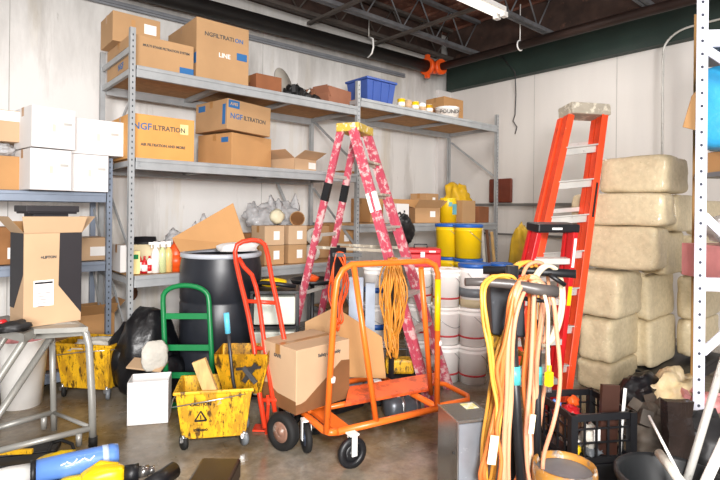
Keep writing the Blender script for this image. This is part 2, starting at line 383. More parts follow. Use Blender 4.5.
# conduit and hanging wire on the right wall
def wp(px, py, off=.03): q = PX(px, py, XW-off); return q
c1 = wp(663, 60, .17); yc = c1.y
b = B(); pts = [(XW-.17, yc, .2), (XW-.17, yc, 3.3)]
pts += [(XW-.17, yc-.3*(1-math.cos(a)), 3.48+.24*math.sin(a)) for a in [i*PI/16 for i in range(9)]]
pts += [(XW-.17, yc-.75, 3.73), (XW-.17, yc-1.6, 3.73)]
b.tube(pts, .014, 8); tag(obj('conduit', b, alum), 'thin grey electrical conduit climbing the right wall to the green beam', 'conduit')
b = B(); q0 = wp(489, 53, .17); q1 = wp(503, 58, .17); q2 = wp(515, 72, .17)
pts = [q0, q1, q2, wp(516, 95, .05), wp(515, 115, .04), wp(513, 121, .05), wp(517, 127, .04), wp(515, 134, .04)]
b.tube(pts, .008, 6); tag(obj('hanging_wire', b, grease), 'loose wire dangling from the green beam down the right wall', 'wire')

# ------------------------------------------------------------------ racks
def upright(t, x, y, z0, z1, mat=grey, w=.044, slot=greydk, holes='f', name='upright', lab=None):
    b = B(); b.bx(x-w/2, x+w/2, y-.02, y-.005, z0, z1); b.bx(x-w/2, x-w/2+.006, y-.01, y+.025, z0, z1); b.bx(x+w/2-.006, x+w/2, y-.01, y+.025, z0, z1)
    b.mi = 1; z = z0+.06
    while z < z1-.03:
        if holes == 'f': b.bx(x-.005, x+.005, y-.0206, y-.0195, z, z+.016)
        z += .05
    o = obj(name, b, [mat, slot], t, True)
    if lab: o['label'] = lab
def beam(t, x0, x1, y, z, h=.1, th=.035, mat=grey):
    b = B(); b.bx(x0, x1, y-th/2, y+th/2, z-h, z); b.bx(x0, x1, y-th/2-.008, y+th/2, z-h*.35, z-.004); obj('beam', b, mat, t, True, bevel=.003)
XL, XM, XR = 1.34, 3.84, 6.62; YF, YB = 4.5, 5.42
t = thing('storage_rack', 'long two-bay grey steel storage rack along the back wall', 'rack', (XM, (YF+YB)/2, 0)); rack = t
for x, zt in ((XL, 3.03), (XM, 3.02), (XR, 3.0)):
    upright(t, x, YF, 0, zt); upright(t, x, YB, 0, zt, holes='')
LV = [(XL, XM, 2.72), (XL, XM, 1.94), (XL, XM, .94), (XM, XR, 2.83), (XM, XR, 1.36), (XM, XR, .3)]
for (a, c, z) in LV:
    beam(t, a+.03, c-.03, YF-.005, z); beam(t, a+.03, c-.03, YB-.01, z)
    b = B(); b.bx(a+.035, c-.035, YF+.014, YB-.03, z-.022, z-.003); obj('shelf_deck', b, deckm, t, True)
    for k in range(1, 3):
        x = a+(c-a)*k/3; b = B(); b.bx(x-.03, x+.03, YF+.02, YB-.03, z-.06, z-.024); obj('deck_support', b, grey, t, True)
    for x in (a+.005, c-.005) if a == XL or True else ():
        b = B(); b.bx(x-.015, x+.015, YF+.021, YB-.021, z-.07, z-.024); obj('end_beam', b, grey, t, True)
b = B(); b.bar((XL, YF+.02, 2.86), (XL, YB-.02, 2.86), .05, .02); obj('end_tie', b, grey, t, True)
for x in (XL, XM, XR):
    for (za, zb) in ((.3, 1.1), (1.1, 1.8), (2.5, 1.95) if x == XL else (2.05, 2.66)):
        b = B(); b.bar((x+.02, YF+.03, za), (x+.02, YB-.03, zb), .03, .012, (1, 0, 0) if False else None); obj('diagonal_brace', b, grey, t, True)
b = B(); b.bar((XM-.9, YB+.02, 2.62), (XM-.05, YB+.02, 1.0), .035, .01); obj('back_brace', b, grey, t, True)
# left rack
LX = 1.265; LYF, LYB = 4.86, 5.42
t = thing('storage_rack', 'lower grey steel shelving at the left edge carrying white cartons', 'rack', (-.1, 5.1, 0))
for x in (LX, -1.3):
    upright(t, x, LYF, 0, 1.95, mat=M('blue_grey_rack', '#7f8a9b', .45, .2, var=.1)); upright(t, x, LYB, 0, 1.95, mat=MC['blue_grey_rack'], holes='')
for z in (1.645, 1.045, .14):
    beam(t, -1.27, LX-.03, LYF-.005, z, .085, mat=MC['blue_grey_rack']); beam(t, -1.27, LX-.03, LYB-.01, z, .085, mat=MC['blue_grey_rack'])
    b = B(); b.bx(-1.27, LX-.03, LYF+.014, LYB-.03, z-.02, z-.003); obj('shelf_deck', b, deckm if z > 1.7 else greypl, t, True)
for (x, za, zb) in ((LX, .2, .95), (LX, 1.0, 1.5)):
    b = B(); b.bar((x, LYF+.03, za), (x, LYB-.03, zb), .03, .01); obj('diagonal_brace', b, grey, t, True)
# ------------------------------------------------------------------ top shelf, left bay
S1 = 2.722; S2 = 1.942; S3 = .942; S4 = 2.832; S5 = 1.362
carton('long brown carton with blue stamp behind the rack upright, top shelf', (1.63, 4.95, S1), (.55, .74, .29), 0, card,
       labels=[('f', .38, .15, .13, .07, blueink)], prints=[('f', 'MULTI STAGE FILTRATION SYSTEM', .05, .72, .028, greyink, .95), ('l', 'QUALITY FILTRATION', .1, .62, .03, greyink, 1.1), ('l', 'NGF', .1, .2, .08, blueink, 1)])
carton('small carton with white label on top of the long brown carton', (1.5, 5.1, S1+.292), (.42, .4, .27), 0, card,
       labels=[('f', .28, .62, .11, .09, white), ('f', -.08, .66, .035, .09, card2)])
carton('tall brown carton with blue tape mark on the top shelf', (2.2, 4.94, S1), (.54, .72, .58), 0, card,
       labels=[('f', .36, .5, .11, .07, blueink), ('l', .4, .35, .14, .1, blueink)], prints=[('f', 'NGFILTRATI', -.08, .76, .055, greyink, 1), ('f', 'ON', .3, .76, .058, blueink, 1), ('f', 'LINE', .02, .46, .06, white, 1)])
carton('small dark brown carton right of the tall carton, top shelf', (2.7, 4.72, S1), (.3, .3, .17), 0, M('cardboard_dark', '#8a5535', .85))
# junk pile
t = thing('machine_parts', 'heap of black machine parts with a pale round plate on the top shelf', 'junk', (3.15, 4.75, S1))
b = B(); b.lathe([(0, 0), (.19, 0), (.195, .01), (.19, .02), (0, .025)], (-.08, .14, .19), rot=Euler((1.35, 0, .5)).to_matrix()); obj('round_plate', b, M('pale_plate', '#a9a49a', .5), t)
b = B()
for k in range(16):
    q = (random.uniform(-.15, .35), random.uniform(-.12, .1), random.uniform(.035, .12)); R3 = Euler([random.uniform(0, 3) for _ in range(3)]).to_matrix()
    b.box(q, (.09, .04, .05), R3) if k % 2 else b.lathe([(0, -.04), (.03, -.04), (.03, .01), (.045, .01), (.045, .03), (0, .03)], q, 12, R3)
for k in range(4): b.blob((-.1+.12*k, -.02, .06), (.14, .1, .1), .6, 4, 2, k+30)
obj('motor_parts', b, darkjunk, t)
for k in range(5):
    b = B(); x = random.uniform(-.1, .25); b.tube([(x, 0, .06), (x+.05, -.03, .14), (x+.1, .02, .2-.02*k)], .01, 6); obj('bracket', b, alum, t)
t = carton('dark red brown carton beside the middle upright', (3.62, 4.8, S1), (.4, .4, .2), .2, M('cardboard_redbrown', '#94624a', .85))
f = B(); f.bar((-.24, -.1, .2), (-.17, -.1, .08), .22, .006, (0, 1, 0)); obj('flap', f, MC['cardboard_redbrown'], t)
# blue tote
p = PY(379, 100, 4.75)
t = thing('storage_tote', 'blue plastic storage tote with ribbed sides on the top shelf', 'tote', (4.36, 4.85, S4))
t.scale = (.84, .8, 1)
b = B()
for z0, z1, w0, w1 in ((0, .3, .5, .58),):
    v = [b.bm.verts.new((sx*w/2, sy*(w-.08)/2, z)) for z, w in ((z0, w0), (z1, w1)) for sx, sy in ((-1, -1), (1, -1), (1, 1), (-1, 1))]
    for q in ((0, 1, 2, 3), (4, 5, 6, 7)): b.bm.faces.new([v[i] for i in q])
    for i in range(4): b.bm.faces.new((v[i], v[(i+1) % 4], v[4+(i+1) % 4], v[4+i]))
for x in (-.15, 0, .15): b.bar((x, -.215, .02), (x*1.1, -.255, .29), .02, .02, (1, 0, 0))
obj('tub', b, blue, t, bevel=.01)
b = B(); b.bx(-.31, .31, -.27, .27, .3, .33); b.bx(-.26, .26, -.22, .22, .33, .345); obj('lid', b, blue, t, bevel=.008)
# cans
for k, (px, mt_, lb) in enumerate(((400, yellow, 'first yellow can right of the blue tote'), (407, card3, 'tan can between the yellow ones on the top shelf'), (414, yellow, 'yellow can in front of the tan can on the top shelf'), (421, whitepl, 'white can second from the lettered pail'), (428, yellowd, 'stained yellow can beside the lettered pail'))):
    X = COLX(px, 4.65); t = thing('paint_can', lb, 'can', (X, 4.65, S4), 0, 'small cans on the top shelf')
    b = B(); b.lathe([(0, 0), (.05, 0), (.05, .135), (0, .135)]); obj('can_body', b, mt_, t)
    b = B(); b.lathe([(0, .135), (.04, .135), (.04, .142), (0, .142)]); obj('can_lid', b, alum, t)
    b = B(); b.lathe([(.0505, .04), (.0505, .09)]); obj('paper_wrap', b, card3 if k % 2 else white, t)
def pail(label, loc, r, h, body, lid, group=None, band=None, handle=True, rz=0, text_=None):
    t = thing('pail', label, 'bucket', loc, rz, group)
    b = B(); b.lathe([(0, 0), (r*.9, 0), (r*.98, h*.8), (r*1.01, h*.81), (r*1.01, h*.83), (r*.985, h*.84), (r, h*.93), (r*.9, h*.93), (0, h*.93)]); obj('pail_body', b, body, t)
    if lid:
        b = B(); b.lathe([(r*.98, h*.905), (r*1.06, h*.905), (r*1.07, h*.985), (r*1.0, h), (r*.95, h*.985), (0, h*.985)]); obj('lid', b, lid, t)
    if handle:
        b = B(); b.tube([(r*1.06*math.cos(a), -r*1.0*math.sin(a)*.98-.005, h*.8-math.sin(a)*h*.35) for a in [i*PI/12 for i in range(13)]], .003, 6); obj('bail_handle', b, chrome, t)
    if band:
        b = B()
        for (z0, z1, mm) in band:
            pass
        for (z0, z1, mm) in band:
            f = B(); rr = lambda z: r*(.9+.08*z/.8)+.0012
            f.lathe([(rr(z0), z0*h), (rr(z1), z1*h)]); obj('printed_band', f, mm, t)
    if text_: text(text_, h*.4, greyink, t, (0, -r-.004, h*.5), FR)
    return t
pail('white pail lettered POUND at the right end of the top shelf', (COLX(446, 4.74), 4.74, S4), .175, .19, whitepl, None, text_='POUND', rz=-.7)
carton('brown carton with loose flap behind the lettered pail', (COLX(443, 5.15), 5.14, S4), (.46, .36, .42), 0, card2, labels=[])
carton('flat grey brown carton lying between cans and back of the top shelf', (COLX(420, 5.1), 5.1, S4), (.5, .35, .2), 0, cardd)
# ------------------------------------------------------------------ middle shelf
carton('bright tan carton printed NGFILTRATION with a yellow sticker, middle shelf', (1.63, 4.86, S2), (.56, .6, .385), 0, M('cardboard_bright', '#d69c56', .85, var=.05),
       labels=[('f', .33, .75, .075, .09, M('pale_yellow_sticker', '#f1dc9a', .6))], prints=[('f', 'NGF', -.33, .72, .082, blueink, 1), ('f', 'ILTRATION', .09, .72, .06, greyink, .95), ('f', 'AIR FILTRATION AND MORE', 0, .32, .032, greyink, .95)])
lowc = carton('orange tan carton without print under the tilted carton', (COLX(232, 4.95)+.02, 4.93, S2), (.56, .5, .33), .28, card2, labels=[('l', .3, .8, .1, .05, blueink)])
carton('tilted carton printed NGFILTRATION with blue corner logo, on another carton', (COLX(228, 4.95)+.02, 4.9, S2+.345), (.54, .55, .3), .16, card, ry=.03,
       labels=[('f', -.36, .84, .13, .075, blueink), ('l', -.3, .8, .12, .06, blueink), ('l', .4, .5, .05, .2, blueink)], prints=[('f', 'NGF', -.3, .45, .075, blueink, 1), ('f', 'ILTRATION', .12, .45, .058, greyink, .95), ('f', 'AVES', -.36, .84, .04, card3, 1)])
carton('small opened carton with white label near the middle upright', (COLX(293, 4.8), 4.8, S2), (.36, .36, .13), .25, card3, labels=[('f', .3, .5, .12, .07, white)], flaps=True)
b = B(); X = COLX(345, 4.85); b.bx(X-.2, X+.2, 4.7, 5.0, S2, S2+.03); b.bx(X-.16, X+.12, 4.72, 4.95, S2+.03, S2+.05)
tag(obj('flattened_carton', b, cardd), 'flattened cardboard behind the pink ladder on the middle shelf', 'cardboard')
# ------------------------------------------------------------------ left rack white cartons
lbm = M('carton_label_grey', '#b9b5b0', .6)
def wcarton(px0, px1, y0, y1, Yf, z, label, dp=.42, rz=0, dx=0):
    a = COLX(px0, Yf); c = COLX(px1, Yf); w = c-a
    d = (PY((px0+px1)/2, 200, Yf)-CAM).dot(fwd); h = (y1-y0)/509*d
    return carton(label, ((a+c)/2+dx, Yf+dp/2, z), (w, dp, h), rz, whitebox, group='white cartons on the left shelving', tapes=True,
                  labels=[('f', .32, .62, .06, .02, lbm), ('f', 0, .5, .025, .06, M('cream_tape', '#efe0c0', .5))])
Y0 = 4.76
c1 = wcarton(25, 68, 150, 191, Y0-.1, 1.648, 'lower white carton of the left stack on the left shelving', rz=.13)
h1 = 41/509*((PY(45, 200, Y0)-CAM).dot(fwd))+.003
wcarton(25, 71, 109, 150, Y0-.1, 1.648+h1, 'upper white carton of the left stack on the left shelving', rz=.16)
wcarton(70, 108, 155, 192, Y0, 1.648, 'lower white carton of the stack beside the rack upright')
h2 = 37/509*((PY(90, 200, Y0)-CAM).dot(fwd))+.003
wcarton(71, 123, 120, 155, Y0, 1.648+h2, 'wide upper white carton sticking out over the rack upright')
a = COLX(-20, 4.9); c = COLX(21, 4.9)
carton('brown carton at the left picture edge under a plastic bag', ((a+c)/2, 5.1, 1.648), (c-a, .36, .27), 0, card2)
b = B(); b.blob(((a+c)/2, 5.08, 1.648+.275+.05), ((c-a)*.9, .3, .12), .3, 3, 4, 3, flat=-.049); tag(obj('plastic_bag', b, bagm), 'crumpled clear bag squashed between two brown cartons, left edge', 'bag')
carton('brown carton with white top band at the left picture edge', ((a+c)/2, 5.1, 1.648+.385), (c-a, .36, .25), 0, card3, labels=[('f', 0, .82, c-a-.004, .08, white)])
# level two
carton('small pale carton with white label on the left shelving', (COLX(93, 4.95), 5.08, 1.048), (.24, .3, .2), 0, card3, labels=[('f', .15, .4, .12, .08, white)])
carton('brown carton with white label at the left edge, second shelf', (COLX(0, 4.95), 5.08, 1.048), (.3, .3, .3), 0, cardd, labels=[('f', .3, .3, .08, .09, white)])
# level three
carton('low long brown carton on the bottom shelf of the left shelving', (COLX(33, 4.98), 5.1, .143), (.5, .35, .2), 0, cardd)
carton('orange brown open carton behind the far mop bucket', (COLX(95, 4.98), 5.1, .143), (.32, .3, .42), .05, card2, flaps=True)
carton('pale brown carton behind the platform ladder leg', (COLX(70, 4.98), 5.1, .143), (.3, .3, .36), 0, card)
t = thing('white_bin', 'white plastic bin with pink wrapping seen through the platform ladder', 'bin', FL(20, 400)+Vector((0, -.12, 0)))
b = B(); b.lathe([(0, 0), (.13, 0), (.17, .5), (.18, .51), (.16, .5), (0, .48)]); obj('bin_body', b, whitepl, t)
b = B(); b.blob((0, 0, .52), (.26, .26, .16), .3, 3, 3, 2); obj('wrapping', b, pinkc, t)
# ------------------------------------------------------------------ lower shelf, left bay (z .94)
Y3 = 4.62
def atx(px, Y): return COLX(px, Y)
b = B(); X = atx(118, Y3+.2)
carton('narrow white carton just behind the front upright, lower shelf', (X+.06, 4.9, S3), (.1, .25, .24), 0, whitebox)
X = atx(144, 4.9)
t = thing('hat', 'black flat hat lying on a pale carton on the lower shelf', 'hat', (X+.02, 4.92, S3+.245))
b = B(); b.lathe([(0, 0), (.15, 0), (.155, .012), (.1, .02), (.095, .06), (0, .065)], n=24); obj('hat_body', b, black, t)
carton('pale cream carton under the black hat on the lower shelf', (X+.02, 4.92, S3), (.36, .2, .24), 0, M('cream_carton', '#ebdcb4', .8))
def bottle(label, x, y, z, r, h, body, capm_, spray=False, band=None):
    t = thing('bottle', label, 'bottle', (x, y, z), 0, 'bottles on the lower shelf')
    b = B(); b.lathe([(0, 0), (r, 0), (r, h*.6), (r*.8, h*.72), (r*.35, h*.82), (r*.3, h*.9), (0, h*.9)], n=18); obj('bottle_body', b, body, t)
    b = B()
    if spray: b.box((0, 0, h*.93), (.03, .03, .05)); b.box((-.03, 0, h*.97), (.06, .018, .02)); b.box((-.035, 0, h*.91), (.008, .01, .05))
    else: b.lathe([(r*.36, h*.86), (r*.36, h), (0, h)], n=14)
    obj('trigger_cap' if spray else 'bottle_cap', b, capm_, t)
    if band:
        b = B(); b.lathe([(r+.001, h*.12), (r+.001, h*.5)], n=18); obj('printed_label', b, band, t)
X = atx(134, Y3)
carton('small yellow and cream box standing on the lower shelf', (X+.01, Y3, S3), (.07, .07, .2), 0, M('cream_yellow', '#f2dd9a', .6), tapes=False, labels=[('f', 0, .75, .04, .04, green)])
for px, mt_, cp, bd, lb, h in ((139, redpl, black, white, 'red bottle with black cap and white label', .2), (145, redpl, redpl, white, 'shorter all red bottle beside the black capped one', .15), (150, whitepl, redpl, redpl, 'slim white bottle with a red label', .15)):
    bottle(lb, atx(px, Y3), Y3, S3, .027, h, mt_, cp, band=bd)
for px, mt_, lb in ((156, whitepl, 'white spray bottle left of the orange jug'), (163, M('clear_green', '#cdd6a0', .3), 'greenish spray bottle next to the orange jug'), (169, M('amber_clear', '#e8c37e', .3), 'amber spray bottle touching the orange jug')):
    bottle(lb, atx(px, Y3-.02), Y3-.02, S3, .035, .27, mt_, whitepl, spray=True)
bottle('big orange jug at the edge of the lower shelf by the black barrel', atx(178, Y3), Y3+.03, S3, .085, .3, orangepl, orangepl, band=orangepl)
# clear bags and tubing on lower shelf
for px, y, w, h, sd, lb, dz in ((185, 5.1, .5, .4, 1, 'bunched clear plastic bag at the left of the tilted cardboard sheet', .0), (215, 5.15, .45, .5, 5, 'clear plastic bag rising behind the tilted cardboard sheet', .03),
                         (262, 5.1, .45, .36, 8, 'grey clear bag on the stacked small cartons', .33), (286, 5.15, .4, .4, 13, 'pointed clear bag right above the small cartons', .33)):
    b = B(); X = atx(px, y); b.blob((X, y, S3+dz+h*.42), (w, .3, h*.85), .35, 2.0, 4, sd, p=1.6); b.blob((X+.1, y-.03, S3+dz+h*.62), (w*.35, .16, h*.9), .4, 2, 3, sd+1, p=1.25); b.blob((X-.13, y-.03, S3+dz+h*.6), (w*.4, .16, h*.7), .4, 2, 3, sd+2, p=1.25)
    for v in b.bm.verts:
        if v.co.z < S3+dz+.004: v.co.z = S3+dz+.004
    tag(obj('plastic_bag', b, bagm), lb, 'bag')
carton('brown carton hidden under the bags behind the barrel', (atx(255, 5.15)-.05, 5.15, S3), (.5, .26, .31), 0, cardd)
# cartons 2x2
for (px, y, z, lb) in ((268, 4.72, 0, 'lower left of the four small labelled cartons'), (291, 4.72, 0, 'lower right of the four small labelled cartons'), (268, 4.72, .203, 'upper left of the four small labelled cartons'), (291, 4.72, .203, 'upper right of the four small labelled cartons')):
    carton(lb, (atx(px, y), y, S3+z), (.235, .28, .2), 0, card3 if z else card, labels=[('f', .1, .5, .07, .09, white)], group='small labelled cartons by the pink ladder')
for px, z, lb in ((312, .1, 'white paper roll lowest beside the labelled cartons'), (314, .28, 'white wrapped roll above the lowest paper roll')):
    X = atx(px, 4.72); t = thing('paper_roll', lb, 'roll', (X, 4.72, S3+z-.09), 0, 'white rolls beside the labelled cartons')
    b = B(); b.lathe([(.03, -.14), (.09, -.14), (.09, .14), (.03, .14), (.03, -.14)], (0, 0, .09), rot=Euler((PI/2, 0, -.6)).to_matrix()); obj('paper', b, cloth, t)
    b = B(); b.lathe([(.02, -.141), (.03, -.141), (.03, .141), (.02, .141), (.02, -.141)], (0, 0, .09), rot=Euler((PI/2, 0, -.6)).to_matrix()); obj('core', b, cardd, t)
X = atx(309, 4.72); t = thing('cardboard_tube', 'round cardboard tube seen end on above the paper rolls', 'tube', (X, 4.95, S3+.39))
b = B(); b.lathe([(.075, -.2), (.085, -.2), (.085, .2), (.075, .2), (.075, -.2)], (0, 0, .085), rot=Euler((PI/2, 0, -.6)).to_matrix()); obj('tube_wall', b, card, t)
b = B(); b.lathe([(0, .19), (.0745, .19)], (0, 0, .085), rot=Euler((PI/2, 0, -.6)).to_matrix()); obj('end_plug', b, cardd, t); b = B(); b.lathe([(0, -.17), (.0745, -.17)], (0, 0, .085), rot=Euler((PI/2, 0, -.6)).to_matrix()); obj('end_plug', b, cardd, t)
carton('brown carton under the round cardboard tube', (atx(312, 5.1)+.05, 5.1, S3), (.5, .35, .385), 0, card)
carton('upright brown carton just left of the middle upright, lower shelf', (atx(338, 4.95), 4.95, S3), (.3, .35, .4), 0, card2, labels=[('f', 0, .6, .08, .08, white)])
# white objects on back wall above (round cream lamp in the bag)
b = B(); b.blob((atx(277, 4.9), 4.9, S3+.5), (.17, .15, .17), .15, 2, 3, 4); tag(obj('cream_bundle', b, M('cream_bundle', '#e6dfc0', .6, var=.1)), 'round cream bundle resting on the upper labelled cartons', 'bundle')
# ------------------------------------------------------------------ right bay, shelf z 1.36
carton('long brown carton lying at the back of the right bay shelf', (atx(395, 5.1), 5.12, S5), (1.25, .4, .32), 0, card2)
carton('white carton with a small black mark behind the pink ladder', (atx(396, 4.7), 4.7, S5), (.24, .24, .25), .1, whitebox, labels=[('f', .1, .6, .03, .03, black)])
carton('open crumpled brown carton with white stickers, right bay shelf', (atx(424, 4.72), 4.76, S5), (.38, .34, .2), -.35, card, flaps=True, labels=[('f', .2, .6, .08, .08, white)])
carton('brown carton with a white sticker leaning over the crumpled one', (atx(424, 5.0)+.14, 5.12, S5), (.3, .3, .42), .1, card, labels=[('f', .1, .75, .07, .1, white)])
for k, (px, z, hh) in enumerate(((448, 0, .36),)):
    X = atx(px, 4.7); t = thing('snack_can', 'yellow cylindrical can with blue print on the right bay shelf', 'can', (X, 4.7, S5))
    b = B(); b.lathe([(0, 0), (.12, 0), (.12, .33), (.115, .35), (0, .35)]); obj('can_body', b, yellow, t)
    b = B(); b.box((0.0, -.118, .19), (.08, .012, .15)); b.box((-.07, -.1, .26), (.05, .01, .06), Euler((0, 0, -.5)).to_matrix()); obj('printed_mark', b, M('pale_blue_print', '#6fb0bd', .5), t)
carton('brown open carton beside the yellow can on the right bay shelf', (atx(463, 4.66), 4.67, S5), (.3, .24, .32), 0, card, flaps=False)
carton('dark brown carton near the end upright of the rack', (6.36, 4.64, S5), (.3, .2, .24), .1, M('cardboard_dark', '#8a5535'))
b = B(); X = 6.3; b.blob((X, 4.98, S5+.3), (.44, .34, .56), .35, 2, 4, 21, p=2.4, flat=-.34)
for v in b.bm.verts: v.co.z = max(v.co.z, S5+.004)
tag(obj('yellow_sack', b, M('yellow_sack', '#d3a714', .5, var=.15, bump=.3, bscale=12)), 'crumpled yellow sack piled at the end of the right bay shelf', 'sack')
q = PX(499, 205, XW-.1)
b = B(); b.box((XW-.06, q.y, 1.86), (.04, .42, .38)); tag(obj('wooden_board', b, M('red_brown_panel', '#6b2f1f', .5, var=.2), bevel=.02), 'red brown board standing on the wall ledge behind the end upright', 'board')
# slats behind yellow pails
for k, (px, mt_) in enumerate(((487, rust), (492, cloth), (497, rust), (502, wood))):
    q = PY(px, 300, 4.2); b = B(); b.bar((q.x, 4.25, 0), (q.x+.02, 4.4, 1.32-.03*k), .045, .02); tag(obj('wood_strip', b, mt_), 'narrow strip of trim leaning on the rack, number of many beside yellow pails' if False else ['dark narrow strip closest to the yellow pails', 'pale narrow strip between two dark strips by the pails', 'second dark strip left of the end upright', 'raw wood strip against the end upright'][k], 'strip', 'strips leaning by the yellow pails')
# black bag hanging at the shelf edge
b = B(); p = PY(404, 228, 4.35); b.blob((p.x, p.y, 1.28), (.32, .16, .38), .25, 1.8, 4, 31); b.tube([(p.x, p.y, 1.4), (p.x, 4.42, 1.5), (p.x, 4.6, 1.4)], .012, 6)
tag(obj('black_bag', b, blackbag), 'black plastic bag hanging behind the pink ladder', 'bag')
# ------------------------------------------------------------------ pails
def PR(px, d): p = W(px, 212, d); return (p.x, p.y, 0)
BW = M('red_print_band', '#c23a3f', .5, var=.1)
gp = 'white pails stacked on the floor'
bd = [(.2, .25, BW)]
for px, d, n, r, h, col, ld, names in (
    (447, 4.6, 3, .128, .333, whitepl, whitepl, 'left'),
    (474, 4.55, 2, .128, .333, whitepl, whitepl, 'right'),
    (420, 4.75, 3, .125, .333, whitepl, whitepl, 'tool chest'),
    (377, 4.7, 3, .12, .333, whitepl, whitepl, 'cord')):
    x, y, _ = PR(px, d)
    for k in range(n):
        lv = {3: ['bottom', 'middle', 'top'], 2: ['bottom', 'top'], 4: ['bottom', 'second', 'third', 'top']}[n][k]
        lb = {'left': f'white pail, {lv} of the stack left of the blue topped one', 'right': f'white pail, {lv} of two under the blue lidded tub', 'tool chest': f'white pail, {lv} of the stack under the red tool chest', 'cord': f'white pail, {lv} of the stack behind the orange cart handle'}[names]
        pail(lb, (x, y, k*(h+.001)), r, h, col, ld, gp, band=bd if names != 'cord' else [(.3, .45, bluelid)], rz=random.uniform(-.4, 1.4))
x, y, _ = PR(475, 4.53)
t = pail('white tub with a wide blue lid on top of the white pails', (x, y, .668), .135, .39, whitepl, bluelid, band=[(.25, .45, greypl), (.02, .2, M('tan_band', '#c9bb98', .5))], rz=.2)
gq = 'yellow pails with blue lids'
for px, d, nn in ((450, 5.45, 'left'), (468.5, 5.25, 'middle')):
    x, y, _ = PR(px, d)
    for k in range(4):
        lv = ['bottom', 'second', 'third', 'top'][k]
        pail(f'yellow pail with blue lid, {lv} of the {nn} stack', (x, y, k*.347), .142 if nn == 'middle' else .15, .345, yellow, bluelid, gq, rz=.7)
x, y, _ = PR(502, 4.75)
for k in range(3): pail(f"yellow pail with blue lid, {['bottom', 'middle', 'top'][k]} of the low stack beside the cord stand", (x, y, k*.347), .1, .345, yellow, bluelid, gq, rz=.7)
# red tool chest
x, y, _ = PR(421, 4.75)
t = thing('tool_chest', 'red metal tool chest lying on the white pails', 'toolbox', (x, y, 1.003), -YAW+.05)
b = B(); b.bx(-.17, .17, -.11, .11, 0, .12); obj('chest_body', b, redpl, t, bevel=.006)
b = B(); b.bx(-.173, .173, -.113, .113, .122, .17); obj('chest_lid', b, redpl, t, bevel=.012)
b = B(); b.bx(-.02, .02, -.119, -.113, .09, .14); obj('latch', b, chrome, t)
b = B(); b.bx(.06, .12, -.1145, -.1135, .135, .15); obj('printed_label', b, white, t)
b = B(); b.tube([(-.06, 0, .17), (-.06, 0, .2), (.06, 0, .2), (.06, 0, .17)], .007, 8); obj('carry_handle', b, black, t)
# extension cord hanks hanging over the cart handle level, hung from a hook on rack
def hank(name, label, top, n, w, drop, mat, r=.008, group=None, dir_=None, seed=0, plug=None, spread=.03):
    rn = random.Random(seed); dir_ = dir_ or rgt0; t = thing(name, label, 'cord', top-Vector((0, 0, drop)), 0, group); b = B()
    nrm = dir_.cross(Vector((0, 0, 1)))
    for k in range(n):
        ww = w*rn.uniform(.6, 1.15); dd = drop*rn.uniform(.82, 1.0); off = nrm*rn.uniform(-spread, spread)+dir_*rn.uniform(-spread, spread)
        pts = []; ph = rn.uniform(0, 6)
        for i in range(28):
            a = 2*PI*i/28
            x = math.sin(a); zz = math.cos(a)
            wx = ww/2*(abs(x)**.8)*math.copysign(1, x)*(1.0 if zz < 0 else 1)
            z = (zz-1)/2
            z = -(abs(z)**1.0)
            wob = .012*math.sin(3*a+ph)+.008*math.sin(5*a+ph*2)
            pts.append(top+off+dir_*(wx*(.45+.55*math.sin(PI*min(1, -z*1.15+.12)))+wob)+nrm*wob*1.2+Vector((0, 0, z*dd)))
        b.tube(pts, r, 7, closed=True)
    obj('cord_coils', b, mat, t, True)
    if plug:
        p = top-Vector((0, 0, drop*plug))+dir_*w*.3
        b = B(); b.box(p, (.028, .028, .05)); b.box(p-Vector((0, 0, .03)), (.02, .02, .02)); obj('plug', b, yellow, t, True)
        b = B(); b.box(p+Vector((.006, 0, -.05)), (.004, .008, .03)); b.box(p+Vector((-.006, 0, -.05)), (.004, .008, .03)); obj('plug_prongs', b, chrome, t, True)
    return t
tp = W(393, 258, 3.92)
t = thing('cord_hook', 'dark post with hook holding the yellow cord behind the cart', 'hook', (tp.x, tp.y, 0))
b = B(); q = tp+fwd*.06; b.bx(q.x-.015, q.x+.015, q.y-.015, q.y+.015, 0, 1.15); b.cyl((q.x, q.y, 1.12), tp-fwd*.06+Vector((0, 0, -.02)), .01); b.box((q.x, q.y, .01), (.14, .14, .02)); obj('post', b, grease, t, True)
hank('extension_cord', 'long yellow extension cord hanging behind the orange cart', tp, 16, .13, .78, M('amber_cable', '#d08a2c', .45, var=.15), .0065, 'hanging cords', seed=3, spread=.03)
tp = W(338, 252, 3.9)
t = thing('drill_caddy', 'black hook stand carrying an orange cord left of the cart handle', 'stand', (tp.x, tp.y, 0))
b = B(); q = tp+fwd*.05; b.cyl((q.x, q.y, .02), (q.x, q.y, 1.24), .014); b.box((q.x, q.y, .01), (.3, .3, .02)); obj('pole', b, black, t, True)
b = B(); b.box(tp+Vector((0, 0, -.08))+fwd*.04, (.12, .05, .22)); b.box(tp+rgt0*.07+Vector((0, 0, -.02)), (.22, .03, .03), Euler((0, 0, -YAW)).to_matrix()); obj('hook_arm', b, black, t, True)
hank('extension_cord', 'orange extension cord looped at the left of the cart handle', tp, 4, .15, .62, orangepl, .007, 'hanging cords', seed=9, spread=.015)
# grey blue clutter between ladder and pails
x, y, _ = PR(357, 4.3)
t = thing('shelf_board', 'pale blue grey folded board standing behind the cart', 'board', (x, y, 0), -YAW)
b = B(); b.bx(-.06, .06, -.02, .02, 0, .95); b.bx(.08, .16, -.01, .03, 0, .9); obj('boards', b, M('pale_blue_grey', '#a9b4c4', .5), t)
# ------------------------------------------------------------------ stepladders
def rail(b, a, c, w=.075, t_=.03, side=None): b.bar(a, c, w, t_, side)
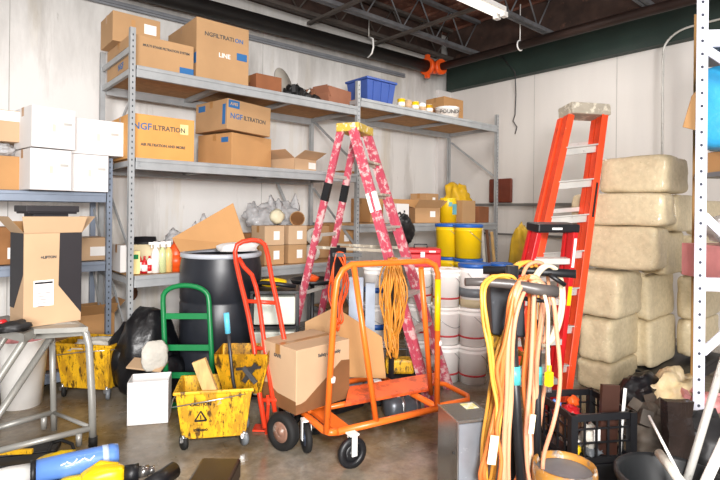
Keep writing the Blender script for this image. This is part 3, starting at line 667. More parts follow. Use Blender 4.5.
# pink
A0, B0 = FL(431, 408), FL(449, 389)
C0, D0 = FL(283, 378), FL(312, 362)
TA = W(348, 131, 4.32); TB = W(362, 134, 4.62); zt = 2.2
TA.z = zt; TB.z = zt
ctr = (A0+B0+C0+D0)/4
t = thing('step_ladder', 'tall pink splattered fiberglass stepladder standing open before the rack', 'ladder', ctr)
wd = (B0-A0).normalized(); ln = (A0-C0).normalized()
TAf = TA+ln*.05; TBf = TB+ln*.05; TAr = TA-ln*.07; TBr = TB-ln*.07
for a, c in ((A0, TAf), (B0, TBf)):
    b = B(); rail(b, a, c, .085, .03, ln); b.bar(a+wd*.0, c, .02, .05, ln); obj('front_rail', b, pink, t, True)
for a, c in ((C0, TAr), (D0, TBr)):
    b = B(); rail(b, a, c, .06, .03, ln); obj('rear_rail', b, pink, t, True)
b = B(); mid = (TA+TB)/2+Vector((0, 0, .02)); dirw = (TB-TA).normalized(); Rm = Matrix((dirw, Vector((0, 0, 1)).cross(dirw), Vector((0, 0, 1)))).transposed()
b.box(mid, ((TB-TA).length+.04, .21, .075), Rm); obj('ladder_cap', b, capy, t, True, bevel=.01)
for k in range(1, 8):
    f = k/8.0; p = A0.lerp(TAf, f); q = B0.lerp(TBf, f); b = B(); b.bar(p, q, .02, .085, (0, 0, 1)); b.bar(p+Vector((0, 0, -.02)), q+Vector((0, 0, -.02)), .03, .004, (0, 0, 1)); obj('tread', b, capg if k > 5 else alum, t, True)
for k in (1, 3, 5, 7):
    f = k/8.5; p = C0.lerp(TAr, f); q = D0.lerp(TBr, f); b = B(); b.bar(p, q, .03, .015, (0, 0, 1)); obj('rear_brace', b, alum, t, True)
for (r0, r1, s0, s1) in ((A0, TAf, C0, TAr), (B0, TBf, D0, TBr)):
    b = B(); b.bar(r0.lerp(r1, .54), s0.lerp(s1, .54), .025, .008); obj('spreader', b, capg, t, True)
for (r0, r1, f, mm) in ((A0, TAf, .72, white), (A0, TAf, .47, white), (C0, TAr, .76, black), (D0, TBr, .76, black)):
    p = r0.lerp(r1, f-.035); q = r0.lerp(r1, f+.035); b = B(); b.bar(p, q, .09 if mm is white else .066, .034, ln); obj('sticker', b, mm, t, True)
# tall orange ladder
R0, L0 = FL(564, 408), FL(503, 413)
R1 = W(603, 112, 4.35); L1 = W(569, 116, 4.31)
t = thing('step_ladder', 'tall orange fiberglass stepladder folded and leaning by the foam bales', 'ladder', (R0+L0)/2)
wv = (R0-L0).normalized(); up_ = (R1-R0).normalized(); nv = wv.cross(up_).normalized()
if nv.dot(fwd) < 0: nv = -nv
for a, c in ((R0, R1), (L0, L1)):
    b = B(); b.bar(a, c, .05, .09, wv); b.bar(a+nv*.045+wv*.03, c+nv*.045+wv*.03, .025, .012, wv); b.bar(a-nv*.045-wv*.03, c-nv*.045-wv*.03, .018, .012, wv); obj('front_rail', b, fibo, t, True, bevel=.004)
for a, c in ((R0+nv*.1+wv*.0+up_*.12, R1+nv*.1+wv*.0), (L0+nv*.09-wv*.02+up_*.12, L1+nv*.09-wv*.02)):
    b = B(); b.bar(a, c, .03, .06, wv); obj('rear_rail', b, fibo, t, True, bevel=.004)
for k in range(1, 8):
    f = k/8.1; p = L0.lerp(L1, f); q = R0.lerp(R1, f); b = B(); b.bar(p+wv*.02, q-wv*.02, .055, .012, up_); b.bar(p+nv*.0+up_*.03+wv*.02, q+up_*.03-wv*.02, .01, .1, up_); obj('tread', b, alum, t, True)
for k in (1, 3, 5, 7):
    f = (k+.45)/8.3; p = L0.lerp(L1, f)+nv*.13; q = R0.lerp(R1, f)+nv*.13; b = B(); b.bar(p, q, .035, .012, up_); obj('rear_brace', b, alum, t, True)
b = B(); Rm = Matrix((wv, nv, -wv.cross(nv))).transposed(); mid = (R1+L1)/2+nv*.03+up_*.03
b.box(mid, ((R1-L1).length+.06, .2, .1), Rm); obj('ladder_cap', b, capg, t, True, bevel=.012)
b = B(); b.bar(R0.lerp(R1, .62)-nv*.0475, R0.lerp(R1, .74)-nv*.0475, .018, .003, wv); obj('sticker', b, blackrub, t, True)
for f0, f1 in ((.3, .38), (.5, .56)):
    b = B(); b.bar(R0.lerp(R1, f0)+wv*.0215, R0.lerp(R1, f1)+wv*.0215, .003, .06, wv); obj('sticker', b, white, t, True)
# small red ladder
r0, l0 = FL(553, 418), FL(492, 424)
r1 = W(573, 232, 3.62); l1 = W(537, 232, 3.62)
t = thing('step_ladder', 'short red stepladder with black cap leaning on the orange one', 'ladder', (r0+l0)/2)
wv = (r0-l0).normalized(); up_ = (r1-r0).normalized(); nv = wv.cross(up_).normalized()
if nv.dot(fwd) < 0: nv = -nv
redf = M('red_fiberglass', '#c81c20', .35, var=.08, dirt=('#e4b8b4', 26, .68, .7))
for a, c in ((r0, r1), (l0, l1)):
    b = B(); b.bar(a, c, .035, .07, wv); obj('front_rail', b, redf, t, True, bevel=.004)
    b = B(); b.bar(a+nv*.08, c+nv*.08, .025, .03, wv); obj('rear_rail', b, redf, t, True)
for k in range(1, 5):
    f = k/4.7; b = B(); b.bar(l0.lerp(l1, f)+wv*.018, r0.lerp(r1, f)-wv*.018, .04, .07, up_); obj('tread', b, alum, t, True)
b = B(); Rm = Matrix((wv, nv, -wv.cross(nv))).transposed(); b.box((r1+l1)/2+nv*.03+up_*.03, ((r1-l1).length+.08, .16, .06), Rm); obj('ladder_cap', b, black, t, True, bevel=.012)
b = B(); b.bar(r0.lerp(r1, .82)-nv*.037, r0.lerp(r1, .97)-nv*.037, .02, .002, wv); b.box((r1+l1)/2+nv*.03+up_*.03-nv*.081-wv*.02, (.08, .003, .015), Rm); obj('sticker', b, white, t, True)
b = B(); b.bar(r0.lerp(r1, .62)-nv*.037, r0.lerp(r1, .72)-nv*.037, .03, .002, wv); obj('sticker', b, yellow, t, True)
# yellow folded sign/tarp behind
p = W(521, 260, 4.9)
b = B(); b.blob((p.x, p.y, .68), (.26, .2, 1.36), .12, 3, 4, 5, p=3)
for v in b.bm.verts: v.co.z = max(0, v.co.z)
tag(obj('yellow_tarp', b, M('olive_yellow_tarp', '#b5921c', .6, var=.3, vscale=8, bump=.4, bscale=10)), 'tall folded olive yellow tarp behind the red ladder', 'tarp')
# ------------------------------------------------------------------ foam bales
def bale(label, c, size, rz, seed):
    b = B(); r = bmesh.ops.create_cube(b.bm, size=2); bmesh.ops.subdivide_edges(b.bm, edges=b.bm.edges, cuts=13, use_grid_fill=True)
    for v in b.bm.verts:
        d = v.co; p = 9
        k = (abs(d.x)**p+abs(d.y)**p+abs(d.z)**p)**(1/p); mx = max(abs(d.x), abs(d.y), abs(d.z))
        q = d*(mx/k)
        n_ = 1+.055*noise.noise(q*1.6+Vector((seed, 0, seed*2)))+.012*noise.noise(q*6+Vector((seed, 0, 0)))
        q = q*n_
        q.z = max(-1, min(1, q.z))
        v.co = Vector((q.x*size[0]/2, q.y*size[1]/2, (q.z+1)*size[2]/2))
    for f in b.bm.faces: f.smooth = True
    me = bpy.data.meshes.new('insulation_bale'); me.materials.append(foam); b.bm.to_mesh(me); b.bm.free()
    o = bpy.data.objects.new('insulation_bale', me); COL.objects.link(o); o.location = c; o.rotation_euler = (0, 0, rz)
    return tag(o, label, 'bale', 'stacked cream insulation bales')
def zz(py, d, px=620): return H-(py-212-.0107*(px-360))/F_PX*d
def wall_bale(X, pxl, pxc, pxr, y0, y1, lb, seed, zmin=0, zf=None):
    C_ = PX(pxc, 212, X); yl = PX(pxl, 212, X).y; xr = PY(pxr, 212, C_.y).x
    d = (C_-CAM).dot(fwd); z0 = max(zmin, zz(y1, d, pxc)); z1 = zz(y0, d, pxc)
    w = yl-C_.y; dp = max(xr-X, .3)
    bale(lb, Vector((X+dp/2, C_.y+w/2, z0)), (dp, w, z1-z0), 0, seed)
for k, q in enumerate((
    (4.36, 577, 613, 641, 366, 399, 'cream bale at the floor behind the black crate'),
    (4.36, 578, 612, 643, 321, 366, 'second bale up of the front column'),
    (4.34, 577, 620, 645, 273, 321, 'middle bale of the front column with a bright corner'),
    (4.34, 582, 656, 670, 227, 273, 'fourth bale up of the front column under the widest one'),
    (4.34, 569, 664, 677, 192, 227, 'widest cream bale sticking out left below the top bale'),
    (4.42, 597, 667, 690, 153, 192, 'top bale of the whole pile with a slanting upper face'))):
    wall_bale(*q, seed=k*3.3)
for k, q in enumerate((
    (4.92, 628, 653, 679, 322, 372, 'bale resting on the black pallet in the right column'),
    (4.92, 628, 651, 676, 276, 322, 'second bale up of the right column'),
    (4.92, 640, 668, 686, 232, 276, 'right column bale half covered by the front column'),
    (4.9, 650, 678, 697, 194, 232, 'uppermost bale of the right column'))):
    wall_bale(*q, seed=30+k*2.7, zmin=.12)
for k, q in enumerate((
    (5.45, 676, 700, 722, 322, 360, 'lowest bale seen right of the perforated post'),
    (5.45, 676, 702, 724, 278, 322, 'second bale seen right of the perforated post'),
    (5.45, 678, 702, 724, 236, 278, 'third bale seen right of the perforated post'),
    (5.45, 684, 706, 726, 200, 236, 'highest bale seen right of the perforated post'))):
    wall_bale(*q, seed=50+k*2.7, zmin=.12)
C1 = PX(653, 212, 4.92)
t = thing('pallet', 'black plastic pallet under the right bales', 'pallet', (C1.x+.55, C1.y+.18, 0), 0)
b = B(); b.bx(-.62, .62, -.42, .42, .08, .118); obj('deck', b, black, t)
b = B()
for x in (-.55, 0, .55): b.bx(x-.05, x+.05, -.42, .42, 0, .08)
b.bx(-.62, .62, -.425, -.4, 0, .08)
obj('runner', b, black, t)
# ------------------------------------------------------------------ black barrel, hand trucks
p = W(222, 212, 4.42); x, y = p.x, p.y
t = thing('barrel', 'big black plastic barrel with a pale rim behind the green hand truck', 'barrel', (x, y, 0))
R_ = .342
b = B(); b.lathe([(0, 0), (R_*.93, 0), (R_*.96, .03), (R_, .1), (R_, .33), (R_*.985, .34), (R_*.985, .36), (R_, .37), (R_, .72), (R_*.985, .73), (R_*.985, .75), (R_, .76), (R_, 1.02), (R_*.96, 1.1), (R_*.96, 1.12), (R_*.9, 1.12), (R_*.9, 1.06), (0, 1.06)], n=48); obj('barrel_body', b, M('barrel_black', '#22252c', .38, var=.12, dirt=('#8f8f8f', 30, .74, .5)), t)
b = B(); b.lathe([(R_*.97, 1.105), (R_*.995, 1.11), (R_*.995, 1.14), (R_*.93, 1.145), (R_*.9, 1.125), (R_*.97, 1.105)], n=48); obj('rim_ring', b, M('pale_rim', '#b9bfc8', .4), t)
# stuff on barrel
b = B(); q = Vector((x+.0, y, 1.125)); b.blob(q+Vector((.1, -.1, .03)), (.34, .24, .14), .2, 2, 3, 3, p=4, flat=-.0)
for v in b.bm.verts: v.co.z = max(v.co.z, 1.146)
tag(obj('white_foam_piece', b, whitebox), 'white foam piece lying across the rim of the black barrel', 'foam')
# tilted cardboard sheet
P1, P2, P3 = W(172, 238, 4.5), W(233, 203, 4.7), W(247, 245, 4.6)
P4 = W(180, 252, 4.4)
b = B(); b.poly([P1, P2, P3, P4], fwd*.008); tag(obj('cardboard_sheet', b, card2), 'torn cardboard sheet sticking out at a slant over the black barrel', 'cardboard')
def handtruck_green():
    a0, c0 = FL(167, 404), FL(214, 404)
    d0 = (a0-CAM).dot(fwd)
    a1 = W(163, 302, d0+.06); c1 = W(209, 302, d0+.06); tz = a1.z
    t = thing('hand_truck', 'green hand truck with rounded top leaning before the black barrel', 'hand truck', (a0+c0)/2)
    wv = (c0-a0).normalized(); up_ = (a1-a0).normalized(); b = B(); w = (c1-a1).length
    pts = [a0+Vector((0, 0, .02)), a0.lerp(a1, .5), a1]
    for i in range(1, 12):
        an = PI*i/12; pts.append((a1+c1)/2+wv*(-math.cos(an)*w/2)+up_*(math.sin(an)**.7*.13))
    pts += [c1, c0.lerp(c1, .5), c0+Vector((0, 0, .02))]
    b.tube(pts, .02, 12); obj('frame', b, green, t, True)
    for f in (.86, .55, .28):
        b = B(); b.bar(a0.lerp(a1, f), c0.lerp(c1, f), .045, .012, up_); obj('crossbar', b, green, t, True)
    b = B(); b.poly([a0+Vector((0, 0, .005)), c0+Vector((0, 0, .005)), c0-fwd*.1+Vector((0, 0, .005)), a0-fwd*.1+Vector((0, 0, .005))], (0, 0, .008)); obj('toe_plate', b, green, t, True)
    for q, s in ((a0, 1), (c0, -1)):
        b = B(); c = q+fwd*.1-wv*s*.05+Vector((0, 0, .1)); b.tube([c-wv*.022, c+wv*.022], .1, 20); obj('wheel', b, blackrub, t, True)
handtruck_green()
# red hand truck
a0, c0 = FL(262, 434), FL(292, 424)
t = thing('hand_truck', 'red orange hand truck with loop handle and pneumatic tyre', 'hand truck', (a0+c0)/2)
wv = (c0-a0).normalized()
dA_, dC_ = (a0-CAM).dot(fwd), (c0-CAM).dot(fwd)
def pt(px, py, k=0): return W(px, py, 3.3+k)
up1 = [pt(265, 428), pt(258, 385, .06), pt(254, 346, .14), pt(249, 318, .2), pt(245, 300, .24), pt(240, 280, .29), pt(236, 262, .33), pt(235, 252, .35), pt(237, 245, .36), pt(243, 241.5, .37), pt(252, 240, .37), pt(260, 241, .37), pt(265, 245, .36), pt(268, 256, .34), pt(272, 280, .29), pt(277, 302, .24), pt(284, 338, .16), pt(292, 385, .06), pt(297, 415, 0)]
b = B(); b.tube(up1, .017, 12); obj('frame', b, redor, t, True)
b = B(); b.tube([pt(239, 258, .33), pt(244, 267, .3), pt(252, 275, .27), pt(256, 287, .25), pt(259, 302, .22), pt(265, 348, .12), pt(275, 412, 0)], .016, 10); obj('inner_tube', b, redor, t, True)
for (x0, y0, x1, y1, k) in ((246, 301, 277, 303, .24), (256, 348, 286, 350, .14), (263, 400, 291, 400, .02)):
    b = B(); b.cyl(pt(x0, y0, k), pt(x1, y1, k), .014); obj('crossbar', b, redor, t, True)
q = FL(266, 432); b = B(); b.box(q+Vector((.02, .04, .01)), (.16, .1, .012), Euler((0, 0, -YAW)).to_matrix()); b.bar(q+Vector((0, 0, .012)), pt(268, 400), .08, .02); obj('toe_plate', b, redor, t, True)
def wheel(t, c, ax, r, w, tyre, hub, nm='wheel', world=True):
    ax = Vector(ax).normalized(); a = Vector((0, 0, 1)); x = (a-ax*a.dot(ax)).normalized(); y = ax.cross(x); Rm = Matrix((x, y, ax)).transposed()
    b = B(); b.lathe([(r*.55, -w*.35), (r*.72, -w*.5), (r*.95, -w*.42), (r, -w*.15), (r, w*.15), (r*.95, w*.42), (r*.72, w*.5), (r*.55, w*.35), (r*.55, -w*.35)], c, 28, Rm); o = obj(nm, b, tyre, t, world)
    b = B(); b.lathe([(0, -w*.42), (r*.14, -w*.42), (r*.18, -w*.3), (r*.3, -w*.26), (r*.56, -w*.34), (r*.56, w*.34), (r*.3, w*.26), (r*.18, w*.3), (r*.14, w*.42), (0, w*.42)], c, 28, Rm)
    h = obj('hub', b, hub, o, world); return o
wc = W(283, 428, 3.2); wc.z = .118
wheel(t, wc, rgt0*.6+fwd*.8, .118, .075, blackrub, M('red_hub', '#96705f', .5, .2, dirt=('#c9c4bd', 12, .5, .8)))
wc2 = wc+(rgt0*.6+fwd*.8).normalized()*.3; wc2.z = .1; wheel(t, wc2, rgt0*.6+fwd*.8, .1, .075, blackrub, MC['red_hub'])
# ------------------------------------------------------------------ orange panel cart
zb = .21
G = HZ(328, 434, zb); Hh = HZ(439, 408, zb); ga = (Hh-G).normalized(); gb = Vector((-ga.y, ga.x, 0))
if gb.dot(fwd) < 0: gb = -gb
La = (Hh-G).length; Lb = .74
t = thing('panel_cart', 'orange tubular panel cart with a tall hoop handle', 'cart', G+ga*La/2+gb*Lb/2-Vector((0, 0, zb)))
def Q(a, b_, z): return Vector((G.x, G.y, 0))+ga*a+gb*b_+Vector((0, 0, z))
b = B(); b.tube([Q(.06, -.0, zb), Q(La, 0, zb)], .021, 12)
b.tube([Q(.06, 0, zb), Q(.02, .015, zb), Q(0, .06, zb), Q(0, Lb, zb)], .021, 12)
b.tube([Q(La, 0, zb), Q(La, Lb, zb)], .021, 12); b.tube([Q(0, Lb, zb), Q(La, Lb, zb)], .021, 12)
b.tube([Q(0, .36, zb), Q(La, .36, zb)], .018, 12)
b.tube([Q(La, .03, zb), Q(La+.27, .02, zb), Q(La+.32, .08, zb), Q(La+.34, .34, zb), Q(La+.3, .4, zb), Q(La, .45, zb)], .018, 12)
obj('base_frame', b, orange, t, True)
b = B(); b.poly([HZ(345, 407, .235), HZ(431, 391, .235), HZ(440, 374, .28), HZ(349, 389, .28)], (0, 0, .02)); obj('deck_plate', b, M('chipped_orange', '#e8602a', .45, var=.15, dirt=[('#a23e1c', 11, .52, .7)]), t, True, bevel=.004)
b = B(); b.box(Q(.1, .2, zb+.0), (.1, .38, .025), Matrix((ga, gb, Vector((0, 0, 1)))).transposed()); obj('corner_plate', b, orange, t, True)
zt = 1.185; il = .075
b = B(); pts = [Q(0, .02, zb), Q(il*.6, .02, zt-.2), Q(il*.8, .02, zt-.09), Q(il+.02, .02, zt-.03), Q(il+.08, .02, zt), Q(La-.1, .02, zt), Q(La-.03, .02, zt-.03), Q(La-.005, .02, zt-.09), Q(La, .02, zb)]
b.tube(pts, .019, 12); obj('hoop_handle', b, orange, t, True)
b = B(); b.cyl(Q(.33, 0, zb), Q(.17, .02, zt), .018); obj('brace_tube', b, orange, t, True)
b = B(); e = HZ(431, 394, zb); b.cyl(e, W(421, 268, 3.3), .018); obj('brace_tube', b, orange, t, True)
def caster(t, c, r, yaw_, whm, hubm, top):
    ax = Vector((math.cos(yaw_), math.sin(yaw_), 0)); w = .04
    wheel(t, Vector((c[0], c[1], r)), ax, r, w, whm, hubm, 'caster_wheel')
    b = B(); cc = Vector((c[0], c[1], r))
    for s in (-1, 1): b.bar(cc+ax*s*.028+Vector((0, 0, -.012)), cc+ax*s*.028+Vector((0, 0, top-r-.01)), .034, .005, (0, 0, 1).__class__ and Vector((-ax.y, ax.x, 0)))
    b.bar(cc+Vector((0, 0, top-r-.008))-ax*.03, cc+Vector((0, 0, top-r-.008))+ax*.03, .01, .06); obj('caster_fork', b, whitepl, t, True)
cw = FL(352, 468); caster(t, (cw.x, cw.y), .092, math.atan2(ga.y, ga.x)-PI/2, black, black, zb)
cw = FL(306, 452); caster(t, (cw.x, cw.y), .092, math.atan2(ga.y, ga.x)-.15, blackrub, M('slate_hub', '#4a5468', .5), zb)
q = Q(La-.05, Lb-.05, 0); caster(t, (q.x, q.y), .092, 1, blackrub, greypl, zb)
q = Q(.05, Lb-.05, 0); caster(t, (q.x, q.y), .092, .4, blackrub, greypl, zb)
b = B(); b.cyl(Q(La-.004, .02, .72), Q(La-.005, .02, 1.06), .0205); obj('yellow_patch', b, yellow, t, True)
for (a_, z_) in ((0.02, .5), (La-.002, .62)):
    b = B(); b.cyl(Q(a_+.01, .02, z_), Q(a_+.012, .02, z_+.03), .0215); obj('worn_tape', b, whitepl, t, True)
# box on cart
n0, r0_, l0_ = HZ(298, 417, zb+.025), HZ(350, 400, zb+.025), HZ(269, 402, zb+.025)
e1 = RD(.72, .70).normalized(); e2 = Vector((-e1.y, e1.x, 0))
c = RD(-.385, 3.16)+e1*.225+e2*.2; ang = math.atan2(e1.y, e1.x)
bx_ = carton('brown carton with a soaked lower edge standing on the orange cart', (c.x, c.y, zb+.024), (.45, .40, .4), ang, card3, prints=[('f', 'Safety Assembly', .1, .84, .03, greyink, 1), ('l', 'SAFE', .0, .82, .03, greyink, 1.2)])
b = B(); b.bx(-.2262, .2262, -.2012, .2012, .0, .06)
b.poly([(-.2268+.0, -.2015, .05), (.2268, -.2015, .05), (.2268, -.2015, .26), (.15, -.2015, .27), (.05, -.2015, .2), (-.06, -.2015, .13), (-.15, -.2015, .07)], (0, .001, 0))
b.poly([(-.2265, .2, .05), (-.2265, -.2, .05), (-.2265, -.2, .08), (-.2265, 0, .09), (-.2265, .1, .13), (-.2265, .2, .12)], (.001, 0, 0))
obj('water_stain', b, cardwet, bx_)
# open cardboard behind box: folded sheet on deck
t = thing('folded_cardboard', 'bent brown cardboard sheet standing behind the carton on the cart', 'cardboard', HZ(350, 390, zb))
a1, a2, a3, a4 = W(305, 322, 4.0), W(335, 307, 3.95), W(382, 337, 3.9), W(386, 382, 3.86)
z0 = zb+.03
bb = W(345, 395, 3.88); bb.z = z0; b5 = W(305, 380, 3.9); b5.z = z0; a4.z = z0
b = B(); b.poly([a2, a1, b5, bb], fwd*.006); obj('sheet_panel', b, card, t, True)
b = B(); b.poly([a2, bb, a4, a3], fwd*.006); obj('sheet_panel', b, card2, t, True)
# ------------------------------------------------------------------ mop buckets
def mop_bucket(label, loc, rz, w=.42, d=.34, h=.3, lift=.07, wr=False, texty=True):
    t = thing('mop_bucket', label, 'bucket', loc, rz, 'dirty yellow mop buckets')
    b = B()
    def ring(x, y, z, k=.25):
        pts = []
        for sx, sy in ((-1, -1), (1, -1), (1, 1), (-1, 1)):
            pts.append((sx*x, sy*y, z))
        return [b.bm.verts.new(p) for p in pts]
    rs = [ring(w*.42, d*.4, lift), ring(w*.5, d*.5, lift+h), ring(w*.53, d*.53, lift+h), ring(w*.53, d*.53, lift+h+.02), ring(w*.48, d*.47, lift+h+.02), ring(w*.41, d*.39, lift+.02)]
    b.bm.faces.new(rs[0][::-1])
    for i in range(5):
        for k in range(4): b.bm.faces.new((rs[i][k], rs[i][(k+1) % 4], rs[i+1][(k+1) % 4], rs[i+1][k]))
    b.bm.faces.new(rs[5]); obj('tub', b, yellowd, t, bevel=.04)
    b = B(); b.bx(-w*.38, w*.38, -d*.36, d*.36, lift+.03, lift+h*.5); obj('dirty_water', b, M('dirty_water', '#3a2c1a', .1, var=.3), t)
    for sx in (-1, 1):
        for sy in (-1, 1):
            cx, cy = sx*w*.4, sy*d*.4
            o = B(); Rm = Euler((0, PI/2, 0)).to_matrix(); o.lathe([(0, -.014), (.044, -.014), (.048, 0), (.044, .014), (0, .014)], (cx, cy+.02, .048), 18, Euler((0, PI/2, .5)).to_matrix()); wo = obj('caster_wheel', o, greypl if sx > 0 else blackrub, t)
            o = B(); o.cyl((cx, cy, .06), (cx, cy, lift+.03), .01); o.bx(cx-.02, cx+.02, cy-.01, cy+.03, .055, .085); obj('caster_stem', o, chrome, wo)
    b = B(); b.tube([(-w*.5, 0, lift+h*.9), (-w*.56, -d*.2, lift+h*.8), (-w*.55, -d*.5, lift+h*.75), (0, -d*.62, lift+h*.9), (w*.5, -d*.45, lift+h*.95), (w*.55, 0, lift+h*.9)], .004, 6); obj('bail_handle', b, chrome, t)
    if texty:
        b = B(); tr = [(-.03, .035), (.005, -.025), (-.065, -.025)]
        for i in range(3): p, q = tr[i], tr[(i+1) % 3]; b.bar((p[0]-.05, -d*.462, lift+h*.5+p[1]), (q[0]-.05, -d*.462, lift+h*.5+q[1]), .012, .008, (0, 1, 0))
        b.box((-.08, -d*.462, lift+h*.5-.003), (.006, .012, .022)); obj('caution_symbol', b, blackrub, t)
        text('CAUTION', .028, blackrub, t, (-.08, -d*.505, lift+h*.78), (PI/2+.1, 0, 0)); text('CUIDADO', .018, blackrub, t, (-.08, -d*.44, lift+h*.2), (PI/2+.1, 0, 0))
    return t
p = W(218, 212, 3.33)
mb1 = mop_bucket('dirty yellow mop bucket in front of the green hand truck', (p.x, p.y, 0), -YAW+.2, w=.46, d=.32, h=.29)
# wringer
p = W(246, 212, 3.40)
t = thing('mop_wringer', 'brown stained yellow mop wringer with a blue handle grip', 'wringer', (p.x, p.y, .30), -YAW+.05)
b = B()
w1, w2, d_, z0, z1 = .12, .17, .11, 0.0, .28
v = [b.bm.verts.new((sx*w, sy*dd, z)) for w, dd, z in ((w1, .07, z0), (w2, .12, z1*.75), (w2, .14, z1)) for sx, sy in ((-1, -1), (1, -1), (1, 1), (-1, 1))]
b.bm.faces.new([v[i] for i in (3, 2, 1, 0)])
for L_ in (0, 4):
    for i in range(4): b.bm.faces.new((v[L_+i], v[L_+(i+1) % 4], v[L_+4+(i+1) % 4], v[L_+4+i]))
r = bmesh.ops.solidify(b.bm, geom=b.bm.faces[:], thickness=.012); obj('wringer_body', b, yellowd, t, bevel=.01)
b = B(); b.bar((.02, -.13, .1), (.1, -.15, .22), .03, .012); b.bar((.1, -.15, .1), (.02, -.15, .2), .03, .012); b.bar((-.03, -.12, .18), (.13, -.15, .2), .015, .02); obj('gear_linkage', b, grease, t)
b = B(); b.tube([(0, -.14, .03), (-.03, -.15, .05), (-.045, -.15, .12), (-.085, -.16, .5)], .011, 10); obj('lever', b, grease, t)
b = B(); b.cyl((-.078, -.159, .42), (-.09, -.161, .55), .018, n=16); obj('handle_grip', b, M('sky_blue_grip', '#5fc0e0', .4), t)
b = B(); b.bar(W(216, 405, 3.2), W(199, 360, 3.2), .085, .03, rgt0); tag(obj('wood_block', b, wood), 'piece of raw lumber sticking out of the front mop bucket', 'lumber')
p = W(97, 212, 4.15)
mop_bucket('stained yellow mop bucket by the rack, seen through the platform ladder', (p.x, p.y, 0), -YAW-.15, w=.48, d=.32, h=.34, lift=.08, texty=False)
b = B(); b.blob((p.x, p.y, .4), (.34, .22, .1), .6, 3, 3, 12); b.blob((p.x-.1, p.y-.02, .43), (.12, .12, .06), .5, 3, 2, 2); tag(obj('rag_heap', b, cloth), 'heap of soiled rags inside the far mop bucket', 'rags')
# white open box, black bag, rag
p = W(152, 212, 3.65)
carton('open white carton with torn brown lid before the black bag', (p.x, p.y, 0), (.27, .2, .3), -YAW+.25, whitebox, flaps=False, open_top=True, tapes=False)
b = B(); q = W(149, 212, 3.86); b.box((q.x, q.y, .325), (.26, .14, .012), Euler((.25, .1, -YAW)).to_matrix()); tag(obj('torn_flap', b, card3), 'torn brown carton lid lying behind the open white carton', 'cardboard')
p = W(150, 212, 4.15)
b = B(); b.blob((p.x, p.y, .33), (.5, .4, .7), .18, 1.6, 4, 7, flat=-.33); q = W(131, 212, 4.15); b.blob((q.x, q.y, .3), (.34, .3, .52), .2, 2, 3, 9, flat=-.3); q = W(170, 212, 4.1); b.blob((q.x, q.y, .16), (.3, .25, .34), .3, 2, 3, 19, flat=-.16)
tag(obj('garbage_bag', b, blackbag, smooth=True), 'big shiny black garbage bag between rack and green hand truck', 'bag')
p = W(156, 212, 3.82)
b = B(); b.blob((p.x, p.y, .41), (.19, .07, .22), .2, 1.3, 4, 3, p=2.4)
tag(obj('white_rag', b, cloth), 'soiled white cloth draped in front of the black garbage bag', 'cloth')
# rusty brackets on the wall below lower shelf
for z, lb in ((.78, 'upper rusty spot bracket on the wall beneath the lower shelf'), (.6, 'lower rusty spot bracket on the wall beneath the lower shelf')):
    q = PY(134, 300, YW-.02); b = B(); b.blob((q.x, q.y, z), (.07, .03, .14), .3, 3, 3, 2); tag(obj('rusty_bracket', b, rust), lb, 'bracket')
# drawers
p = W(277, 212, 4.25)
t = thing('drawer_tower', 'frosted plastic drawer tower with black frame behind the red hand truck', 'drawers', (p.x, p.y, 0), -YAW+.1)
b = B()
for z in (0, .28, .56, .84): b.bx(-.19, .19, -.19, .19, z, z+.02)
for sx in (-.18, .18):
    for sy in (-.18, .18): b.bx(sx-.01, sx+.01, sy-.01, sy+.01, 0, .85)
obj('drawer_frame', b, black, t)
for z in (.03, .31, .59):
    b = B(); b.bx(-.165, .165, -.185, .16, z, z+.225); o = obj('drawer', b, drawerm, t, bevel=.012)
    b = B(); b.bx(-.06, .06, -.2, -.185, z+.12, z+.15); obj('drawer_pull', b, drawerm, o)
t = thing('power_tool', 'yellow and black power tool lying on the drawer tower', 'tool', (p.x, p.y, .862), -YAW)
b = B(); b.blob((-.02, -.03, .045), (.22, .12, .08), .2, 2, 3, 4, flat=-.045); obj('tool_body', b, yellow, t)
b = B(); b.tube([(-.17, -.06, .03), (-.1, -.08, .05), (.05, -.09, .04), (.17, -.06, .02)], .018, 8); b.blob((-.13, 0, .03), (.1, .1, .05), .3, 2, 2, 5); obj('grip', b, black, t)
t = thing('tray_cart', 'dark round edged tray beside the drawer tower holding an orange tool', 'tray', RD(-.46, 5.0))
p = RD(-.46, 5.0)
b = B(); b.lathe([(0, .80), (.2, .80), (.22, .84), (.21, .84), (.19, .81), (0, .81)], (p.x, p.y, 0)); obj('tray', b, black, t, True)
b = B(); b.cyl((p.x, p.y, 0), (p.x, p.y, .8), .02); b.cyl((p.x, p.y, 0), (p.x, p.y, .02), .16); obj('pedestal', b, grease, t, True)
t.location = (p.x, p.y, 0)
for ch in t.children: ch.data.transform(Matrix.Translation(RD(-.46, 5.0)-Vector((p.x, p.y, 0))))
b = B(); b.blob((p.x-.05, p.y-.05, .85), (.16, .1, .08), .3, 2, 3, 4); tag(obj('orange_tool', b, orangepl), 'small orange tool lying on the dark tray by the pink ladder', 'tool')
